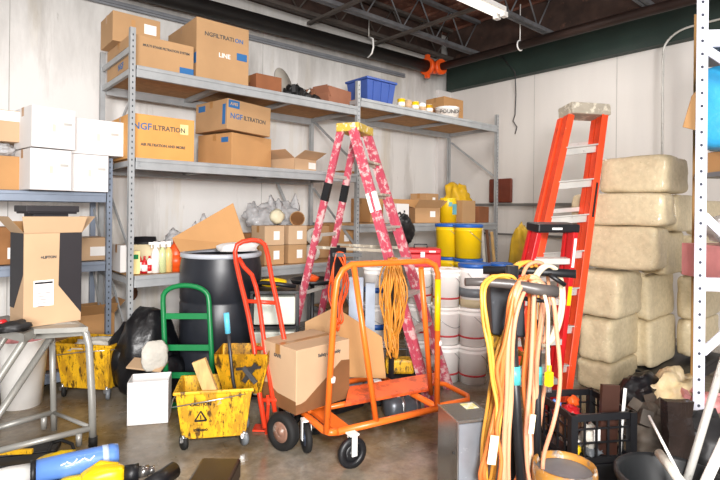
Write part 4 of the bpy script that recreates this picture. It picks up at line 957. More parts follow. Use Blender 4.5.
# small machines behind / under cart
p = W(403, 212, 4.1)
t = thing('air_compressor', 'small black and yellow compressor on the floor behind the cart', 'compressor', (p.x, p.y, 0), -YAW)
b = B(); b.lathe([(0, -.17), (.07, -.16), (.09, -.12), (.09, .12), (.07, .16), (0, .17)], (0, 0, .12), rot=Euler((0, PI/2, 0)).to_matrix()); obj('tank', b, darkjunk, t)
b = B(); b.bx(-.13, .1, -.06, .06, .212, .33); obj('motor_cover', b, yellowd, t, bevel=.02)
b = B()
for sx in (-.12, .12): b.bx(sx-.015, sx+.015, -.07, .07, 0, .05)
obj('foot', b, black, t)
b = B(); b.tube([(-.15, 0, .2), (-.15, 0, .4), (.12, 0, .4), (.12, 0, .2)], .01, 8); obj('carry_handle', b, black, t)
p = W(403, 212, 3.72)
t = thing('electric_motor', 'grey electric motor lying on the floor under the orange cart', 'motor', (p.x, p.y, 0), -YAW+.3)
b = B(); b.lathe([(0, -.13), (.05, -.13), (.085, -.1), (.09, -.06), (.09, .07), (.06, .1), (.06, .13), (0, .13)], (0, 0, .09), rot=Euler((0, PI/2, 0)).to_matrix()); obj('motor_body', b, M('grey_motor', '#5b5f66', .35, .4, var=.3), t)
b = B(); b.lathe([(.0915, -.02), (.0915, .0)], (0, 0, .092), rot=Euler((0, PI/2, 0)).to_matrix()); b.lathe([(.062, .08), (.062, .11), (0, .125)], (0, 0, .09), rot=Euler((0, PI/2, 0)).to_matrix()); obj('end_bell', b, chrome, t)
# ------------------------------------------------------------------ silver box
dn = 2.35
nl = W(458, 422, dn); ztop = nl.z
e1 = RD(.96, .27).normalized(); e2 = Vector((-e1.y, e1.x, 0))
c = Vector((nl.x, nl.y, 0))+e1*.1+e2*.11
t = thing('steel_cabinet', 'bare metal box cabinet with bright edges in the foreground', 'cabinet', c, math.atan2(e1.y, e1.x))
b = B(); b.bx(-.1, .1, -.11, .11, 0.02, ztop); obj('cabinet_body', b, steel, t, bevel=.003)
b = B(); b.bx(-.096, .096, -.116, -.1102, .03, ztop-.012); obj('front_panel', b, M('scratched_zinc', '#9aa1ab', .35, .5, var=.15, dirt=('#c3c8cf', 30, .62, .6)), t)
b = B(); b.bx(-.103, -.1, -.115, -.11, 0.02, ztop+.002); b.bx(-.102, .102, -.114, -.11, ztop-.004, ztop+.003); b.bx(-.103, -.1, -.11, .11, ztop-.004, ztop+.003); obj('bright_edge', b, chrome, t)
for z in (ztop-.16, ztop-.3): b = B(); b.cyl((-.1, -.07, z), (-.105, -.07, z), .007, n=10); obj('screw', b, grease, t)
b = B(); b.bx(.01, .08, .02, .09, ztop, ztop+.0015); obj('sticker', b, M('faded_label', '#d9d28a', .6, dirt=('#e9e7dd', 30, .5, .9)), t)
for sx in (-.08, .08):
    for sy in (-.09, .09): b = B(); b.cyl((sx, sy, 0), (sx, sy, .022), .015); obj('foot', b, black, t)
# ------------------------------------------------------------------ cord stand
ds = 2.2
t = thing('cord_stand', 'upright stand with thick black arms holding many cords', 'stand', RD(.72, 2.45))
b = B(); q = RD(.735, 2.45); b.cyl((q.x, q.y, .05), (q.x, q.y, 1.25), .03); q3 = RD(.85, 2.5); b.cyl((q3.x, q3.y, .05), (q3.x, q3.y, 1.2), .022); b.box((q.x+.03, q.y-.02, .03), (.26, .2, .06), Euler((0, 0, -YAW)).to_matrix()); obj('post', b, grease, t, True)
a1, a2 = W(465, 282, 2.25), W(557, 292, 2.2)
b = B(); b.tube([a1, W(485, 282, 2.25), W(510, 284, 2.23), W(535, 289, 2.2), a2], [.018, .019, .022, .026, .026], 14); obj('arm', b, M('grey_black_arm', '#4b4644', .4, var=.2), t, True)
a3, a4 = W(483, 270, 2.75), W(576, 274, 2.6)
b = B(); b.tube([a3, W(530, 271, 2.7), a4], .022, 14); obj('arm', b, black, t, True)
b = B(); b.cyl(W(520, 298, 2.35), W(546, 301, 2.3), .011); b.cyl(W(550, 275, 2.6), W(565, 285, 2.6), .012); obj('peg', b, black, t, True)
b = B(); b.poly([W(490, 284, 2.42), W(524, 284, 2.42), W(526, 338, 2.42), W(493, 335, 2.42)], fwd*.12); obj('back_panel', b, M('dark_panel', '#2b2f35', .5, var=.2, dirt=('#6a6e75', 14, .66, .5)), t, True, bevel=.01)
b = B(); b.poly([W(491, 336, 2.43), W(502, 337, 2.43), W(502, 360, 2.43), W(491, 357, 2.43)], fwd*.08); obj('yellow_bracket', b, yellowd, t, True)
b = B(); b.cyl(W(512, 330, 2.3), W(521, 480, 2.25), .021); b.cyl(W(538, 320, 2.34), W(537, 480, 2.3), .017); obj('hose', b, M('scuffed_black_hose', '#1e2023', .4, var=.3, dirt=('#8b8e90', 30, .68, .8)), t, True)
b = B(); b.cyl(W(514.5, 366, 2.286), W(515.5, 384, 2.282), .025); obj('turquoise_band', b, M('turquoise_tape', '#4fb5b5', .4), t, True)
b = B(); b.cyl(W(537.7, 366, 2.33), W(537.6, 384, 2.325), .021); obj('turquoise_band', b, MC['turquoise_tape'], t, True)
# cords hung over the arms
def loop_cord(label, mat, pts, r, dd=2.25, fr=.07, bk=.06, closed=True, copies=1, shift=3, plugs=(), seed=1, tagp=None):
    rn = random.Random(seed)
    ip = min(range(len(pts)), key=lambda i: pts[i][1]); py0 = pts[ip][1]
    T = W(pts[ip][0], py0, dd); t = thing('extension_cord', label, 'cord', (T.x, T.y, .3), 0, 'cords on the cord stand'); b = B()
    for c in range(copies):
        P = []
        for i, (x, y) in enumerate(pts):
            k = min(1, (y-py0)/14); side = -1 if i < ip else 1
            off = (-fr if side < 0 else bk)*k + rn.uniform(-.014, .014)*k
            P.append(W(x+c*shift*(1-.8*k*rn.random())+rn.uniform(-1, 1)*k, y-c*.6*(1-k), dd+off))
        sm_ = []; n = len(P)
        for i in range(n if closed else n-1):
            p0 = P[i-1] if (closed or i > 0) else P[0]; p1 = P[i]; p2 = P[(i+1) % n]; p3 = P[(i+2) % n] if (closed or i+2 < n) else P[n-1]
            for u in (0, .25, .5, .75):
                sm_.append(.5*((2*p1)+(-p0+p2)*u+(2*p0-5*p1+4*p2-p3)*u*u+(-p0+3*p1-3*p2+p3)*u**3))
        if not closed: sm_.append(P[-1])
        b.tube(sm_, r, 8, closed=closed)
    obj('cord_coils', b, mat, t, True)
    if tagp:
        b = B(); b.box(W(*tagp[:3]), (tagp[3], .006, tagp[4]), Euler((0, .12, -YAW)).to_matrix()); obj('paper_tag', b, M('cream_tag', '#f0deb4', .6), t, True)
    for (x, y, d, mm) in plugs:
        p = W(x, y, d); b = B(); b.box(p, (.03, .028, .06)); b.cyl(p+Vector((0, 0, .03)), p+Vector((0, 0, .06)), .01, n=8); o = obj('plug', b, mm, t, True, bevel=.004)
        b = B()
        for s in (-.009, 0, .009): b.box(p+rgt0*s+Vector((0, 0, -.043)), (.004, .004, .028))
        obj('plug_prong', b, chrome, t, True)
L1_ = [(495, 430), (497, 405), (493, 380), (489, 350), (484, 325), (481, 302), (483, 286), (490, 277.5), (500, 276), (509, 279), (513, 292), (511, 310), (505, 330), (497, 350), (491, 380), (487, 410), (483, 440), (481, 470), (484, 492), (491, 478)]
loop_cord('yellow cord curving round the left end of the dark back panel', cabley, L1_, .008, copies=2, shift=6, seed=1)
loop_cord('orange cord crossing behind the cream paper tag', cableo, [(481, 480), (486, 450), (493, 420), (501, 385), (503, 350), (507, 322), (511, 298), (517, 284), (524, 277), (531, 281), (532, 300), (530, 340), (527, 380), (529, 420), (525, 460), (514, 490), (497, 496)], .009, seed=2, copies=2, shift=5, tagp=(493, 450, 2.12, .035, .12))
loop_cord('pale peach cord dropping straight beside the tall black hose', cablep, [(505, 492), (505, 440), (507, 400), (508, 350), (511, 315), (515, 291), (523, 278), (534, 279), (541, 292), (540, 320), (536, 360), (533, 400), (535, 440), (530, 480), (518, 497)], .0105, seed=3, copies=2, shift=4)
loop_cord('second peach cord over the thick part of the front arm', cablep, [(510, 492), (509, 440), (511, 400), (513, 350), (516, 320), (521, 298), (529, 285), (539, 281), (546, 292), (548, 330), (546, 370), (543, 400), (538, 430), (530, 465), (521, 494)], .009, seed=4, tagp=(532, 424, 2.14, .022, .08))
loop_cord('salmon cord sweeping out to the right of the cord stand', M('salmon_cable', '#d99575', .45, var=.06), [(541, 482), (543, 455), (552, 425), (559, 400), (560, 370), (557, 330), (553, 302), (548, 290), (541, 284), (535, 292), (533, 330), (530, 380), (526, 430), (528, 470), (535, 492)], .0095, fr=.04, bk=-.02, seed=5)
loop_cord('deep orange cord twisted between the two black hoses', cableo, [(499, 488), (501, 460), (497, 430), (501, 400), (497, 370), (504, 345), (509, 318), (515, 291), (523, 281), (530, 292), (527, 330), (523, 380), (525, 420), (519, 470), (508, 494)], .009, fr=.1, seed=6)
loop_cord('cream cord ending in a yellow three prong plug', cablew, [(549, 374), (548, 345), (549, 315), (545, 295), (538, 283), (531, 296), (531, 345), (528, 400), (531, 450), (525, 490)], .008, closed=False, seed=7, plugs=[(549, 379, 2.17, yellow)])
RL = [(511, 345), (508, 300), (509, 280), (514, 267), (523, 262.5), (531, 266), (535, 280), (535, 310), (530, 345), (520, 354)]
loop_cord('yellow cord looped at the left of the rear arm', cabley, RL, .011, dd=2.68, seed=8, copies=2, shift=5)
loop_cord('peach cord looped at the middle of the rear arm', cablep, [(x+13, y-.5) for x, y in RL], .010, dd=2.66, seed=9)
loop_cord('white cord looped at the right of the rear arm', cablew, [(538, 340), (535, 300), (536, 281), (541, 271), (549, 266), (558, 271), (563, 288), (562, 312), (556, 334), (547, 345)], .010, dd=2.62, seed=10, copies=2, shift=-3)
# ------------------------------------------------------------------ bucket under crate, crate
p = W(567, 212, 2.2)
t = pail('grey paint pail with orange drips round the rim below the crate', (p.x, p.y, -.0), .125, .42, M('grey_paint_pail', '#74797f', .4, .3, var=.3, dirt=('#8d9296', 12, .6, .6)), None)
b = B(); b.lathe([(.128, .33), (.133, .34), (.134, .395), (.13, .42), (.122, .42), (.115, .392)], caps=False); obj('painted_rim', b, M('drippy_orange', '#a9752f', .5, var=.2, dirt=[('#cfc8bb', 16, .54, .8), ('#5a5d60', 7, .52, .9)]), t)
dcr = 2.75
t0 = W(573, 405, 2.55)
e1 = RD(.985, .17).normalized(); e2 = Vector((-e1.y, e1.x, 0))
zc = .245
cw_, cd_, ch_ = .33, .34, .25
c = Vector((t0.x, t0.y, 0))+e1*cw_/2+e2*cd_/2
t = thing('milk_crate', 'black plastic milk crate full of scrap beside the cords', 'crate', (c.x, c.y, zc), math.atan2(e1.y, e1.x))
b = B(); x, y = cw_/2, cd_/2
for z0, z1, e in ((ch_-.035, ch_, .008), (0, .03, .006)):
    b.bx(-x-e, x+e, -y-e, -y+.006, z0, z1); b.bx(-x-e, x+e, y-.006, y+e, z0, z1); b.bx(-x-e, -x+.006, -y, y, z0, z1); b.bx(x-.006, x+e, -y, y, z0, z1)
for sx in (-1, 1):
    for sy in (-1, 1): b.bx(sx*x-.018, sx*x+.018, sy*y-.018, sy*y+.018, 0, ch_)
b.bx(-x, x, -y, y, 0, .008)
obj('crate_frame', b, black, t)
b = B()
for k in range(1, 5):
    xx = -x+cw_*k/5; yy = -y+cd_*k/5
    for s in (-1, 1): b.bx(xx-.005, xx+.005, s*y-.004, s*y+.004, .03, ch_-.03); b.bx(s*x-.004, s*x+.004, yy-.005, yy+.005, .03, ch_-.03)
for z in (.1, .17):
    for s in (-1, 1): b.bx(-x, x, s*y-.004, s*y+.004, z, z+.008); b.bx(s*x-.004, s*x+.004, -y, y, z, z+.008)
obj('crate_lattice', b, black, t)
Mt = t.matrix_basis.copy()
def inc(v): return Mt @ Vector(v)
scr = [(('crumpled_wrapper', 'pale crumpled wrapper in the milk crate', 'wrapper', cloth), (-.0, -.08, .09), (.14, .1, .12)), (('copper_fitting', 'brown copper fitting in the milk crate', 'fitting', rust), (-.09, .0, .12), (.13, .12, .14)),
       (('red_wire_bundle', 'red wire bundle in the milk crate', 'wire', redpl), (-.03, .06, .16), (.1, .1, .08)), (('blue_part', 'small blue part in the milk crate', 'part', lblue), (-.1, .1, .2), (.06, .06, .05)),
       (('grey_lump', 'grey metal lump at the bottom of the milk crate', 'part', greypl), (.0, -.1, .03), (.16, .08, .05)), (('orange_part', 'orange part near the back of the milk crate', 'part', orangepl), (.02, .12, .2), (.08, .06, .06)),
       (('yellow_part', 'small yellow part at the lower left of the milk crate', 'part', yellow), (-.11, -.12, .05), (.05, .04, .05)), (('white_part', 'white plastic part low in the milk crate', 'part', whitepl), (-.05, .0, .04), (.12, .12, .06))]
for k, ((nm, lb, ct, mt_), c_, s_) in enumerate(scr):
    b = B(); b.blob(inc(c_), s_, .5, 2.5, 3, k+3); tag(obj(nm, b, mt_), lb, ct, None)
b = B(); b.bar(inc((.055, -.13, .02)), inc((.085, -.11, .37)), .1, .02, e1); tag(obj('brown_binder', b, brownm), 'dark brown strip binder standing up in the milk crate', 'binder')
b = B(); b.box(inc((-.02, -.155, .13)), (.035, .004, .07), Euler((0, 0, math.atan2(e1.y, e1.x))).to_matrix()); tag(obj('white_card', b, white), 'small white card behind the front lattice of the milk crate', 'card')
b = B(); b.bar(inc((.12, -.14, .02)), inc((.165, -.12, .35)), .012, .012); tag(obj('white_rod', b, whitepl), 'thin white rod slanting in the milk crate', 'rod')
carton('low black tray under the milk crate', (c.x, c.y, 0), (.38, .36, .24), math.atan2(e1.y, e1.x), black, name='storage_box', tapes=False)
# ------------------------------------------------------------------ lower right: bin and debris
p = W(674, 212, 2.05)
t = thing('trash_bin', 'black rubber bin with a rolled rim at the lower right', 'bin', (p.x, p.y, 0))
b = B(); b.lathe([(0, 0), (.16, 0), (.195, .42), (.208, .43), (.208, .45), (.196, .455), (.186, .44), (.15, .02), (0, .02)], n=40); obj('bin_body', b, M('worn_black_rubber', '#1d1f21', .45, var=.3, dirt=('#6b6a62', 14, .64, .6)), t)
def stick(name, label, cat, x0, y0, d0, x1, y1, d1, r, mat, cap=None):
    t = thing(name, label, cat, W(x0, y0, d0)); b = B(); b.cyl(W(x0, y0, d0), W(x1, y1, d1), r, n=14); obj('shaft', b, mat, t, True)
    if cap:
        b = B(); v = (W(x1, y1, d1)-W(x0, y0, d0)).normalized(); b.cyl(W(x1, y1, d1)-v*cap[0], W(x1, y1, d1)+v*.01, cap[1], n=14); obj('grip', b, cap[2], t, True)
stick('pole', 'thin white pole slanting up out of the bin', 'pole', 684, 484, 1.95, 649, 416, 2.25, .006, whitepl)
stick('wooden_stick', 'stubby pale wooden tool handle leaning out of the bin', 'handle', 684, 486, 1.9, 659, 453, 2.1, .018, cloth)
stick('metal_pipe', 'long grey pipe slanting up to the right picture edge', 'pipe', 684, 490, 2.1, 726, 352, 2.25, .016, alum)
stick('metal_pipe', 'thick pale pipe in the bottom right corner', 'pipe', 702, 490, 1.9, 732, 425, 1.95, .018, white)
p = W(680, 212, 2.42)
t = thing('black_pouch', 'glossy dark plastic pouch standing behind the bin', 'pouch', (p.x, p.y, 0), -YAW+.1)
b = B(); b.box((0, 0, .31), (.13, .05, .62)); bmesh.ops.subdivide_edges(b.bm, edges=b.bm.edges[:], cuts=7, use_grid_fill=True)
for v in b.bm.verts: v.co += Vector((0, .03*noise.noise(v.co*9), 0))
obj('pouch_body', b, M('glossy_dark_film', '#241c1a', .15, var=.5, bump=.6, bscale=9), t)
b = B(); b.blob(W(672, 398, 3.5), (.6, .3, .34), .4, 2.5, 4, 12); tag(obj('cream_plastic_sheet', b, M('cream_film', '#d9c49a', .4, var=.25, vscale=9, dirt=('#f0dcc0', 12, .55, .6), bump=.5, bscale=12)), 'crumpled cream plastic heaped behind the perforated post', 'plastic')
for (px, py, d, s, mt_, lb, sd) in ((643, 402, 3.5, (.34, .3, .4), blackbag, 'black bag between the milk crate and the cream plastic', 41), (652, 432, 3.05, (.42, .3, .3), M('brown_grey_debris', '#4b4239', .7, var=.4, bump=.5, bscale=9), 'dark brown debris heap right of the milk crate', 43),
                                    (706, 445, 2.7, (.36, .3, .3), darkjunk, 'dark scrap heap right of the perforated post', 45), (708, 403, 3.3, (.2, .2, .12), pinkc, 'pink cloth lump right of the perforated post', 47)):
    b = B(); b.blob(W(px, py, d), s, .22, 1.8, 4, sd)
    if mt_ is not blackbag:
        for k in range(9): b.box(W(px, py, d)+Vector((random.uniform(-.14, .14), random.uniform(-.14, .14), random.uniform(-.02, s[2]*.5))), (s[0]*random.uniform(.15, .6), s[1]*.2, s[2]*random.uniform(.1, .35)), Euler([random.uniform(-.7, .7) for _ in range(3)]).to_matrix())
    tag(obj('debris_heap' if mt_ is not blackbag else 'black_bag', b, mt_), lb, 'debris')
t = thing('floor_machine', 'grey machine with a pale handle lying below the bales', 'machine', W(662, 384, 4.0).xy.to_3d())
b = B(); b.box(W(664, 393, 4.0), (.4, .4, .16), Euler((0, 0, -.3)).to_matrix()); b.bar(W(655, 375, 3.85), W(672, 402, 3.7), .08, .05); obj('machine_body', b, greypl, t, True, bevel=.03)
b = B(); b.bar(W(652, 384, 3.7), W(662, 400, 3.65), .06, .02); obj('handle', b, alum, t, True)
b = B(); q = W(664, 393, 4.0); b.bx(q.x-.15, q.x+.15, q.y-.15, q.y+.15, 0, q.z-.07); obj('machine_base', b, black, t, True)
# ------------------------------------------------------------------ white perforated shelving at right
p = HZ(697, 466, 0); d0 = (p-CAM).dot(fwd)
t = thing('perforated_shelving', 'white perforated steel shelving cut off by the right picture edge', 'rack', p)
def post(px, d, mat, hm, z1, w=.068, dirv=rgt0):
    q = W(px, 212, d); b = B(); x = dirv
    for a, c2 in (((q.x, q.y, 0), (q.x, q.y, z1)),): b.bar(a, c2, w, .004, dirv)
    b.bar(Vector((q.x, q.y, 0))+dirv*w/2+fwd*.03, Vector((q.x, q.y, z1))+dirv*w/2+fwd*.03, .004, .06, dirv)
    b.mi = 1; z = .05
    while z < z1-.03:
        b.cyl(Vector((q.x, q.y, z))-fwd*.0023, Vector((q.x, q.y, z))-fwd*.0030, .0095, n=8); z += .078
    obj('upright', b, [mat, hm], t, True)
post(700.5, d0, whitep, M('hole_dark', '#3a3d4a', .8), 3.2)
post(697, d0+.62, browns, M('hole_pale', '#d6c4a0', .8), 2.95, w=.07)
q = W(704, 212, d0); f2 = RD(.97, -.1).normalized()
for z, h_ in ((2.56, .1), (1.09, .08)):
    b = B(); a_ = Vector((q.x, q.y, z)); b.bar(a_, a_+f2*1.2, h_, .02, (0, 0, 1)); obj('beam', b, whitep, t, True)
    b = B(); b.poly([a_+fwd*.02+f2*.03, a_+f2*1.2+fwd*.02, a_+f2*1.2+fwd*.55, a_+fwd*.55+f2*.32], (0, 0, -.02)); obj('shelf_deck', b, greypl, t, True)
for (z0, z1) in ((2.5, 2.28), (1.5, 1.2), (.68, .98)):
    b = B(); b.bar(Vector((q.x, q.y, z0)), Vector((q.x, q.y, z1))+f2*.3, .05, .01); obj('brace', b, whitep, t, True)
# things on it
z_ = zb
b = B(); c_ = Vector((q.x, q.y, 0))+f2*.44+fwd*.36
t2 = carton('brown carton with open flaps hung high behind the white post', (c_.x+.06, c_.y-.05, 1.795), (.36, .3, .14), -YAW, card2, tapes=False)
b = B(); b.blob((c_.x-.02, c_.y, 2.2), (.5, .34, .54), .06, 2, 4, 5, p=9); tag(obj('blue_bag', b, cyan), 'bright cyan plastic sack on the white shelving at the right edge', 'bag')
f = B(); f.poly([W(699, 88, d0+.3), W(692, 96, d0+.3), W(683, 127, d0+.3), W(699, 131, d0+.3)], fwd*.006); tag(obj('cardboard_sheet', f, card2), 'brown cardboard corner poking out left of the white perforated post', 'cardboard')
b = B(); b.bx(-.16, .4, -.18, .2, 0, .03)
t3 = thing('shelf_board', 'pale shelf board carrying the high carton behind the white post', 'shelf', (c_.x, c_.y, 1.76), -YAW); obj('board', b, greypl, t3)
b = B(); 
b.bx(-.16, .4, -.19, -.18, -.03, .03)
obj('lip', b, whitep, t3)
carton('pink and white carton on the lower white shelf at the right edge', (c_.x-.05, c_.y-.02, 1.092), (.5, .4, .22), -YAW, pinkc, labels=[('f', -.2, .5, .14, .14, white)])
b = B(); b.blob((c_.x-.1, c_.y, 1.42), (.5, .35, .2), .4, 2.5, 3, 9); tag(obj('plastic_bag', b, bagm), 'clear bag slumped on the pink carton at the right edge', 'bag')
# ------------------------------------------------------------------ platform ladder, left foreground
dL = 3.05
t = thing('platform_ladder', 'grey steel platform ladder carrying the tall display carton', 'ladder', FL(60, 440))
tr = .022
zt = W(88, 325, 3.0).z
PA = W(88, 332, 3.0); FA = FL(93, 448)
PB = W(52, 338, 3.32); FB = FL(54, 428)
def qt(px, py, d): return W(px, py, d)
b = B()   # near side rail: floor -> corner bend -> platform -> diagonal down to the left
fa = FL(93, 446); da = (fa-CAM).dot(fwd)
b.tube([fa, qt(92, 400, da), qt(89, 345, da), qt(86, 333, da), qt(80, 326.5, da), qt(70, 325, da), qt(45, 328, da-.05), qt(36, 330, da-.06), qt(28, 335, da-.08), qt(0, 377, da-.15), qt(-15, 400, da-.2)], tr, 12); obj('side_frame', b, galv, t, True)
fb = FL(54, 430); db = (fb-CAM).dot(fwd)
b = B(); b.tube([fb, qt(53, 380, db), qt(52, 337, db)], .019, 12); b.tube([qt(51, 337, db-.15), qt(0, 413, db-.4), qt(-20, 440, db-.5)], .021, 12); obj('rear_leg', b, galv, t, True)
b = B(); b.tube([qt(16, 322, db+.1), qt(-10, 360, db)], .02, 12); obj('far_rail', b, galv, t, True)
b = B(); b.bar(qt(34, 336, da), qt(86, 332, da), .04, .02, (0, 0, 1)); obj('platform_support', b, galv, t, True)
pz = qt(60, 323, da).z
pl = [HZ(34, 329, pz), HZ(88, 327, pz), HZ(76, 320, pz), HZ(20, 319, pz)]
b = B(); b.poly(pl, (0, 0, -.03)); obj('platform', b, galv, t, True)
st = [HZ(-12, 320, pz-.01), HZ(10, 318, pz-.01), HZ(36, 329, pz-.01), HZ(12, 331, pz-.01)]
b = B(); b.poly([HZ(-30, 322, pz-.012), HZ(8, 315, pz-.012), HZ(36, 329, pz-.012), HZ(24, 334, pz-.012)], (0, 0, -.05)); obj('platform_lip', b, galv, t, True)
zb_ = .22
b = B(); r1, r2, r3 = qt(92, 428, da), qt(53, 412, db), qt(-10, 453, da-.3)
b.cyl(r1, r3, .018); b.cyl(r2, qt(-10, 430, db-.3), .018); b.cyl(r1, r2, .013); obj('base_rail', b, galv, t, True)
for p_ in ((79, 433, da-.04), (44, 415, db-.03)):
    q_ = qt(*p_); b = B(); b.cyl(q_, (q_.x, q_.y, .02), .018); obj('caster_post', b, galv, t, True)
b = B(); b.cyl(fa, fa+Vector((0, 0, .06)), .026); obj('rubber_foot', b, blackrub, t, True)
b = B(); b.tube([qt(48, 452, 3.0), qt(52, 443, 3.1), qt(62, 440, 3.15), qt(72, 444, 3.1), qt(76, 455, 3.05)], .01, 8); tag(obj('black_hose', b, blackrub), 'short arched black hose on the floor behind the blue roll', 'hose')
# display carton on the platform
c_ = (pl[0]+pl[1]+pl[2]+pl[3])/4
dbx = (c_-CAM).dot(fwd)
wbx = 47/F_PX*dbx; hbx = 110/F_PX*dbx
cb = W(46, 300, dbx+.06)
t = thing('display_carton', 'tall brown and black carton with flared top on the platform ladder', 'box', (cb.x, cb.y, pz+.002), -YAW+.86)
w_, dpt, h_ = .325, .26, .57
b = B(); b.bx(-w_/2, w_/2, -dpt/2, dpt/2, 0, h_); obj('box_body', b, card3, t, bevel=.003)
hb = M('black_print', '#221f24', .6, var=.1)
b = B()
b.poly([(w_/2-.13, -dpt/2-.0016, h_), (w_/2, -dpt/2-.0016, h_), (w_/2, -dpt/2-.0016, .05), (w_/2-.135, -dpt/2-.0016, .24)], (0, .001, 0))
b.poly([(-w_/2-.0016, -dpt/2+.01, h_), (-w_/2-.0016, dpt/2, h_), (-w_/2-.0016, dpt/2, .1), (-w_/2-.0016, dpt/2-.08, .1), (-w_/2-.0016, -dpt/2+.01, .32)], (.001, 0, 0)); obj('printed_panel', b, hb, t)
b = B(); b.bx(-.11, .0, -dpt/2-.002, -dpt/2, .12, .28); o = obj('printed_label', b, white, t)
b = B(); b.bx(-.105, -.005, -dpt/2-.0026, -dpt/2-.0018, .258, .27); 
for k in range(5): b.bx(-.09, -.09+.04+.008*k, -dpt/2-.0026, -dpt/2-.0018, .12+.02*k, .123+.02*k)
obj('label_print', b, hb, o)
text('+LIFTON', .022, greyink, t, (-.03, -dpt/2-.0018, .42), FR)
for (a, c2, n) in (((-w_/2, -dpt/2), (w_/2, -dpt/2), (0, -1)), ((w_/2, -dpt/2), (w_/2, dpt/2), (1, 0)), ((-w_/2, dpt/2), (-w_/2, -dpt/2), (-1, 0))):
    ox, oy, oz = n[0]*.08, n[1]*.03, .1
    b = B(); b.poly([(a[0], a[1], h_), (c2[0], c2[1], h_), (c2[0]+ox+.02*abs(n[1]), c2[1]+oy, h_+oz), (a[0]+ox-.02*abs(n[1]), a[1]+oy, h_+oz)], (n[0]*.003, n[1]*.003, .003)); obj('flap', b, card3, t)
b = B(); b.bx(-w_/2+.01, w_/2-.01, dpt/2-.004, dpt/2, h_, h_+.07); obj('flap', b, card2, t)
q_ = Matrix.Translation(t.location) @ Euler((0, 0, -YAW+.86)).to_matrix().to_4x4()
b = B(); b.box((0, .0, h_+.15), (.3, .24, .04)); b.box((-.0, .0, h_+.125), (.28, .22, .012)); b.bx(-.1, .1, -.08, .1, h_, h_+.12)
bmesh.ops.transform(b.bm, matrix=q_, verts=b.bm.verts); tag(obj('black_tray', b, hb, bevel=.004), 'flat black tray resting on the flared display carton', 'tray')
p = W(12, 318, 2.95); b = B(); b.blob((p.x, p.y, pz+.035), (.2, .12, .06), .4, 3, 3, 5); b.blob((p.x-.08, p.y, pz+.04), (.08, .08, .06), .4, 3, 3, 8); tag(obj('tool_bits', b, darkjunk), 'small dark tool bits at the left end of the ladder platform', 'tool')
b = B(); b.blob((p.x-.05, p.y+.03, pz+.06), (.07, .05, .04), .3, 3, 2, 5); tag(obj('red_clip', b, redpl), 'small red clip among the dark tool bits', 'clip')
# ------------------------------------------------------------------ floor items bottom left
A_, C_ = W(40, 474, 2.62), W(119, 455, 2.78)
r_ = .065
A_.z = r_+.11; C_.z = r_+.09
A_ = HZ(36, 472, .12); C_ = HZ(118, 454, .12)
t = thing('blue_roll', 'blue cylindrical roll with white scrawl lying at the bottom left', 'roll', ((A_+C_)/2).xy.to_3d())
b = B(); ax = (C_-A_).normalized(); b.tube([A_, A_.lerp(C_, .5), C_-ax*.03, C_], [.06, .062, .062, .056], 28); obj('roll_body', b, lblue, t, True)
b = B(); b.tube([A_-ax*.025, A_], [.063, .063], 28); obj('dark_collar', b, black, t, True)
b = B(); b.tube([A_-ax*.3, A_-ax*.12, A_-ax*.025], [.05, .055, .05], 20); obj('clear_end', b, M('milky_plastic', '#d9d9d6', .3, var=.1), t, True)
b = B(); b.tube([C_-ax*.08, C_-ax*.05], [.0635, .0635], 28); obj('white_tape', b, M('pale_blue_tape', '#b9cbe8', .4), t, True)
b = B()
for k in range(6):
    u = Vector((0, 0, 1)); s_ = ax.cross(u).normalized()
    if s_.dot(fwd) > 0: s_ = -s_
    a_ = .5+.2*math.sin(k*2); c0 = A_.lerp(C_, .28+.07*k)+(s_*math.cos(a_)+u*math.sin(a_))*.0625; c1_ = A_.lerp(C_, .34+.07*k)+(s_*math.cos(1.1-a_)+u*math.sin(1.1-a_))*.0625
    b.bar(c0, c1_, .006, .004)
obj('white_scrawl', b, white, t, True)
p = HZ(104, 481, .05)
t = thing('demolition_tool', 'yellow and black power tool lying beside the blue roll', 'tool', (p.x, p.y, 0), -YAW+.35)
b = B(); b.blob((.0, 0, .07), (.22, .13, .13), .15, 2, 3, 5, p=3); b.blob((-.13, .03, .05), (.18, .07, .07), .2, 2, 3, 6, p=3); b.tube([(-.1, 0, .08), (-.02, .03, .12), (.06, .02, .1)], .03, 10); obj('tool_housing', b, yellow, t)
b = B(); b.cyl((.1, 0, .07), (.17, 0, .07), .045); b.cyl((-.22, .03, .05), (-.3, .0, .06), .03); b.blob((0, -.04, .035), (.3, .08, .06), .2, 2, 3, 3); obj('black_grip', b, black, t)
b = B(); b.cyl((.17, 0, .07), (.22, 0, .07), .03); b.cyl((.22, 0, .07), (.25, 0, .07), .022); obj('chuck', b, steel, t)
p = HZ(55, 461, .05); b = B(); b.blob((p.x, p.y, .05), (.22, .12, .09), .3, 2, 3, 8); tag(obj('yellow_part', b, yellow), 'yellow tool end poking out behind the blue roll', 'tool')
for (x0, y0, x1, y1, lb) in ((156, 482, 174, 470, 'black round stub at the bottom edge left of the dark box'),):
    a_, c2 = HZ(x0, y0, .05), HZ(x1, y1, .05); t = thing('black_tube', lb, 'tube', ((a_+c2)/2).xy.to_3d()); b = B(); b.tube([a_-(c2-a_)*.5, c2], .045, 20); obj('tube_body', b, black, t, True)
    b = B(); v = (c2-a_).normalized(); b.tube([c2, c2+v*.004], .037, 20); obj('end_face', b, greypl, t, True)
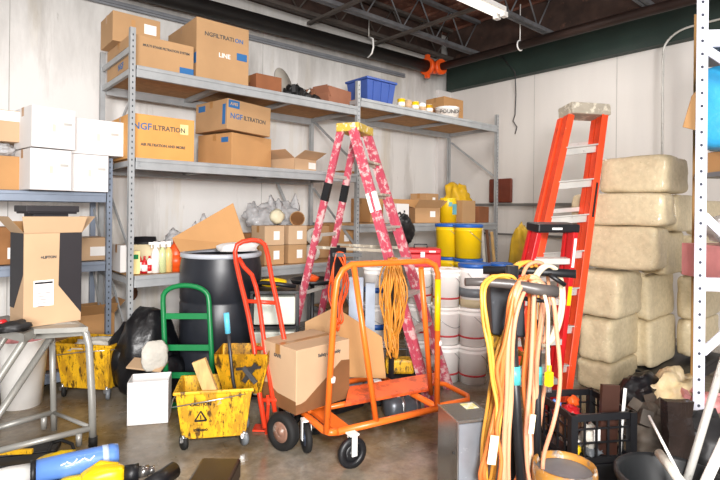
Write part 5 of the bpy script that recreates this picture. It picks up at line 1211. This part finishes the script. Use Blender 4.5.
p = HZ(214, 482, .05); b = B(); b.box((p.x, p.y, .055), (.22, .3, .11), Euler((0, 0, -YAW)).to_matrix()); tag(obj('dark_case', b, M('dark_case', '#2b211b', .35, var=.3), bevel=.015), 'dark brown case cut off by the bottom edge', 'case')
for (px, py, sz, rz_, lb, mt_) in ((12, 452, (.5, .14, .03), -.5, 'long flat black strip on the floor at the left edge', black), (20, 462, (.42, .12, .03), -.45, 'second flat black strip nearer the blue roll', darkjunk)):
    p = HZ(px, py, .02); b = B(); b.box((p.x, p.y, .018), sz, Euler((0, 0, -YAW+.3)).to_matrix()); tag(obj('black_strip', b, mt_, bevel=.004), lb, 'strip')
p = HZ(20, 456, .05); b = B(); b.bar(p+rgt0*-.12+Vector((0, 0, .02)), p+rgt0*.06+fwd*.02+Vector((0, 0, .02)), .025, .02); tag(obj('yellow_level', b, yellowd), 'short yellow bar on the black strips at the left edge', 'bar')

# ------------------------------------------------------------------ light
w = bpy.data.worlds.new('world'); sc.world = w; w.use_nodes = True
w.node_tree.nodes['Background'].inputs[0].default_value = (1, .97, .93, 1); w.node_tree.nodes['Background'].inputs[1].default_value = .5
def area(name, loc, target, size, power, col=(1, 1, 1), sy=None):
    l = bpy.data.lights.new(name, 'AREA'); l.energy = power; l.size = size; l.color = col
    if sy: l.shape = 'RECTANGLE'; l.size_y = sy
    o = bpy.data.objects.new(name, l); COL.objects.link(o); o.location = loc
    o.rotation_euler = (Vector(target)-Vector(loc)).to_track_quat('-Z', 'Y').to_euler(); return o
fl = RD(.25, -.35, 1.95)
area('camera_flash', fl, RD(.3, 4, 1.2), .35, 165, (1, .97, .94))
area('rear_fill', RD(.9, -6.6, 2.4), RD(.6, 5, 1.4), 3.4, 900, (1, .98, .97), 2.6)  # unseen fill added behind the camera to brighten the room evenly
for i, (x_, y_, e_) in enumerate(((x1-1.2, y1, 60), (4.9, 3.2, 48), (.6, 2.8, 25))):  # first meant for the strip light; the others are added fill without fixtures
    area('strip_and_fill_lamp', (x_, y_, 3.85), (x_, y_, 0), 2.2, e_, (1, .96, .9), .2)
sc.view_settings.exposure = .14
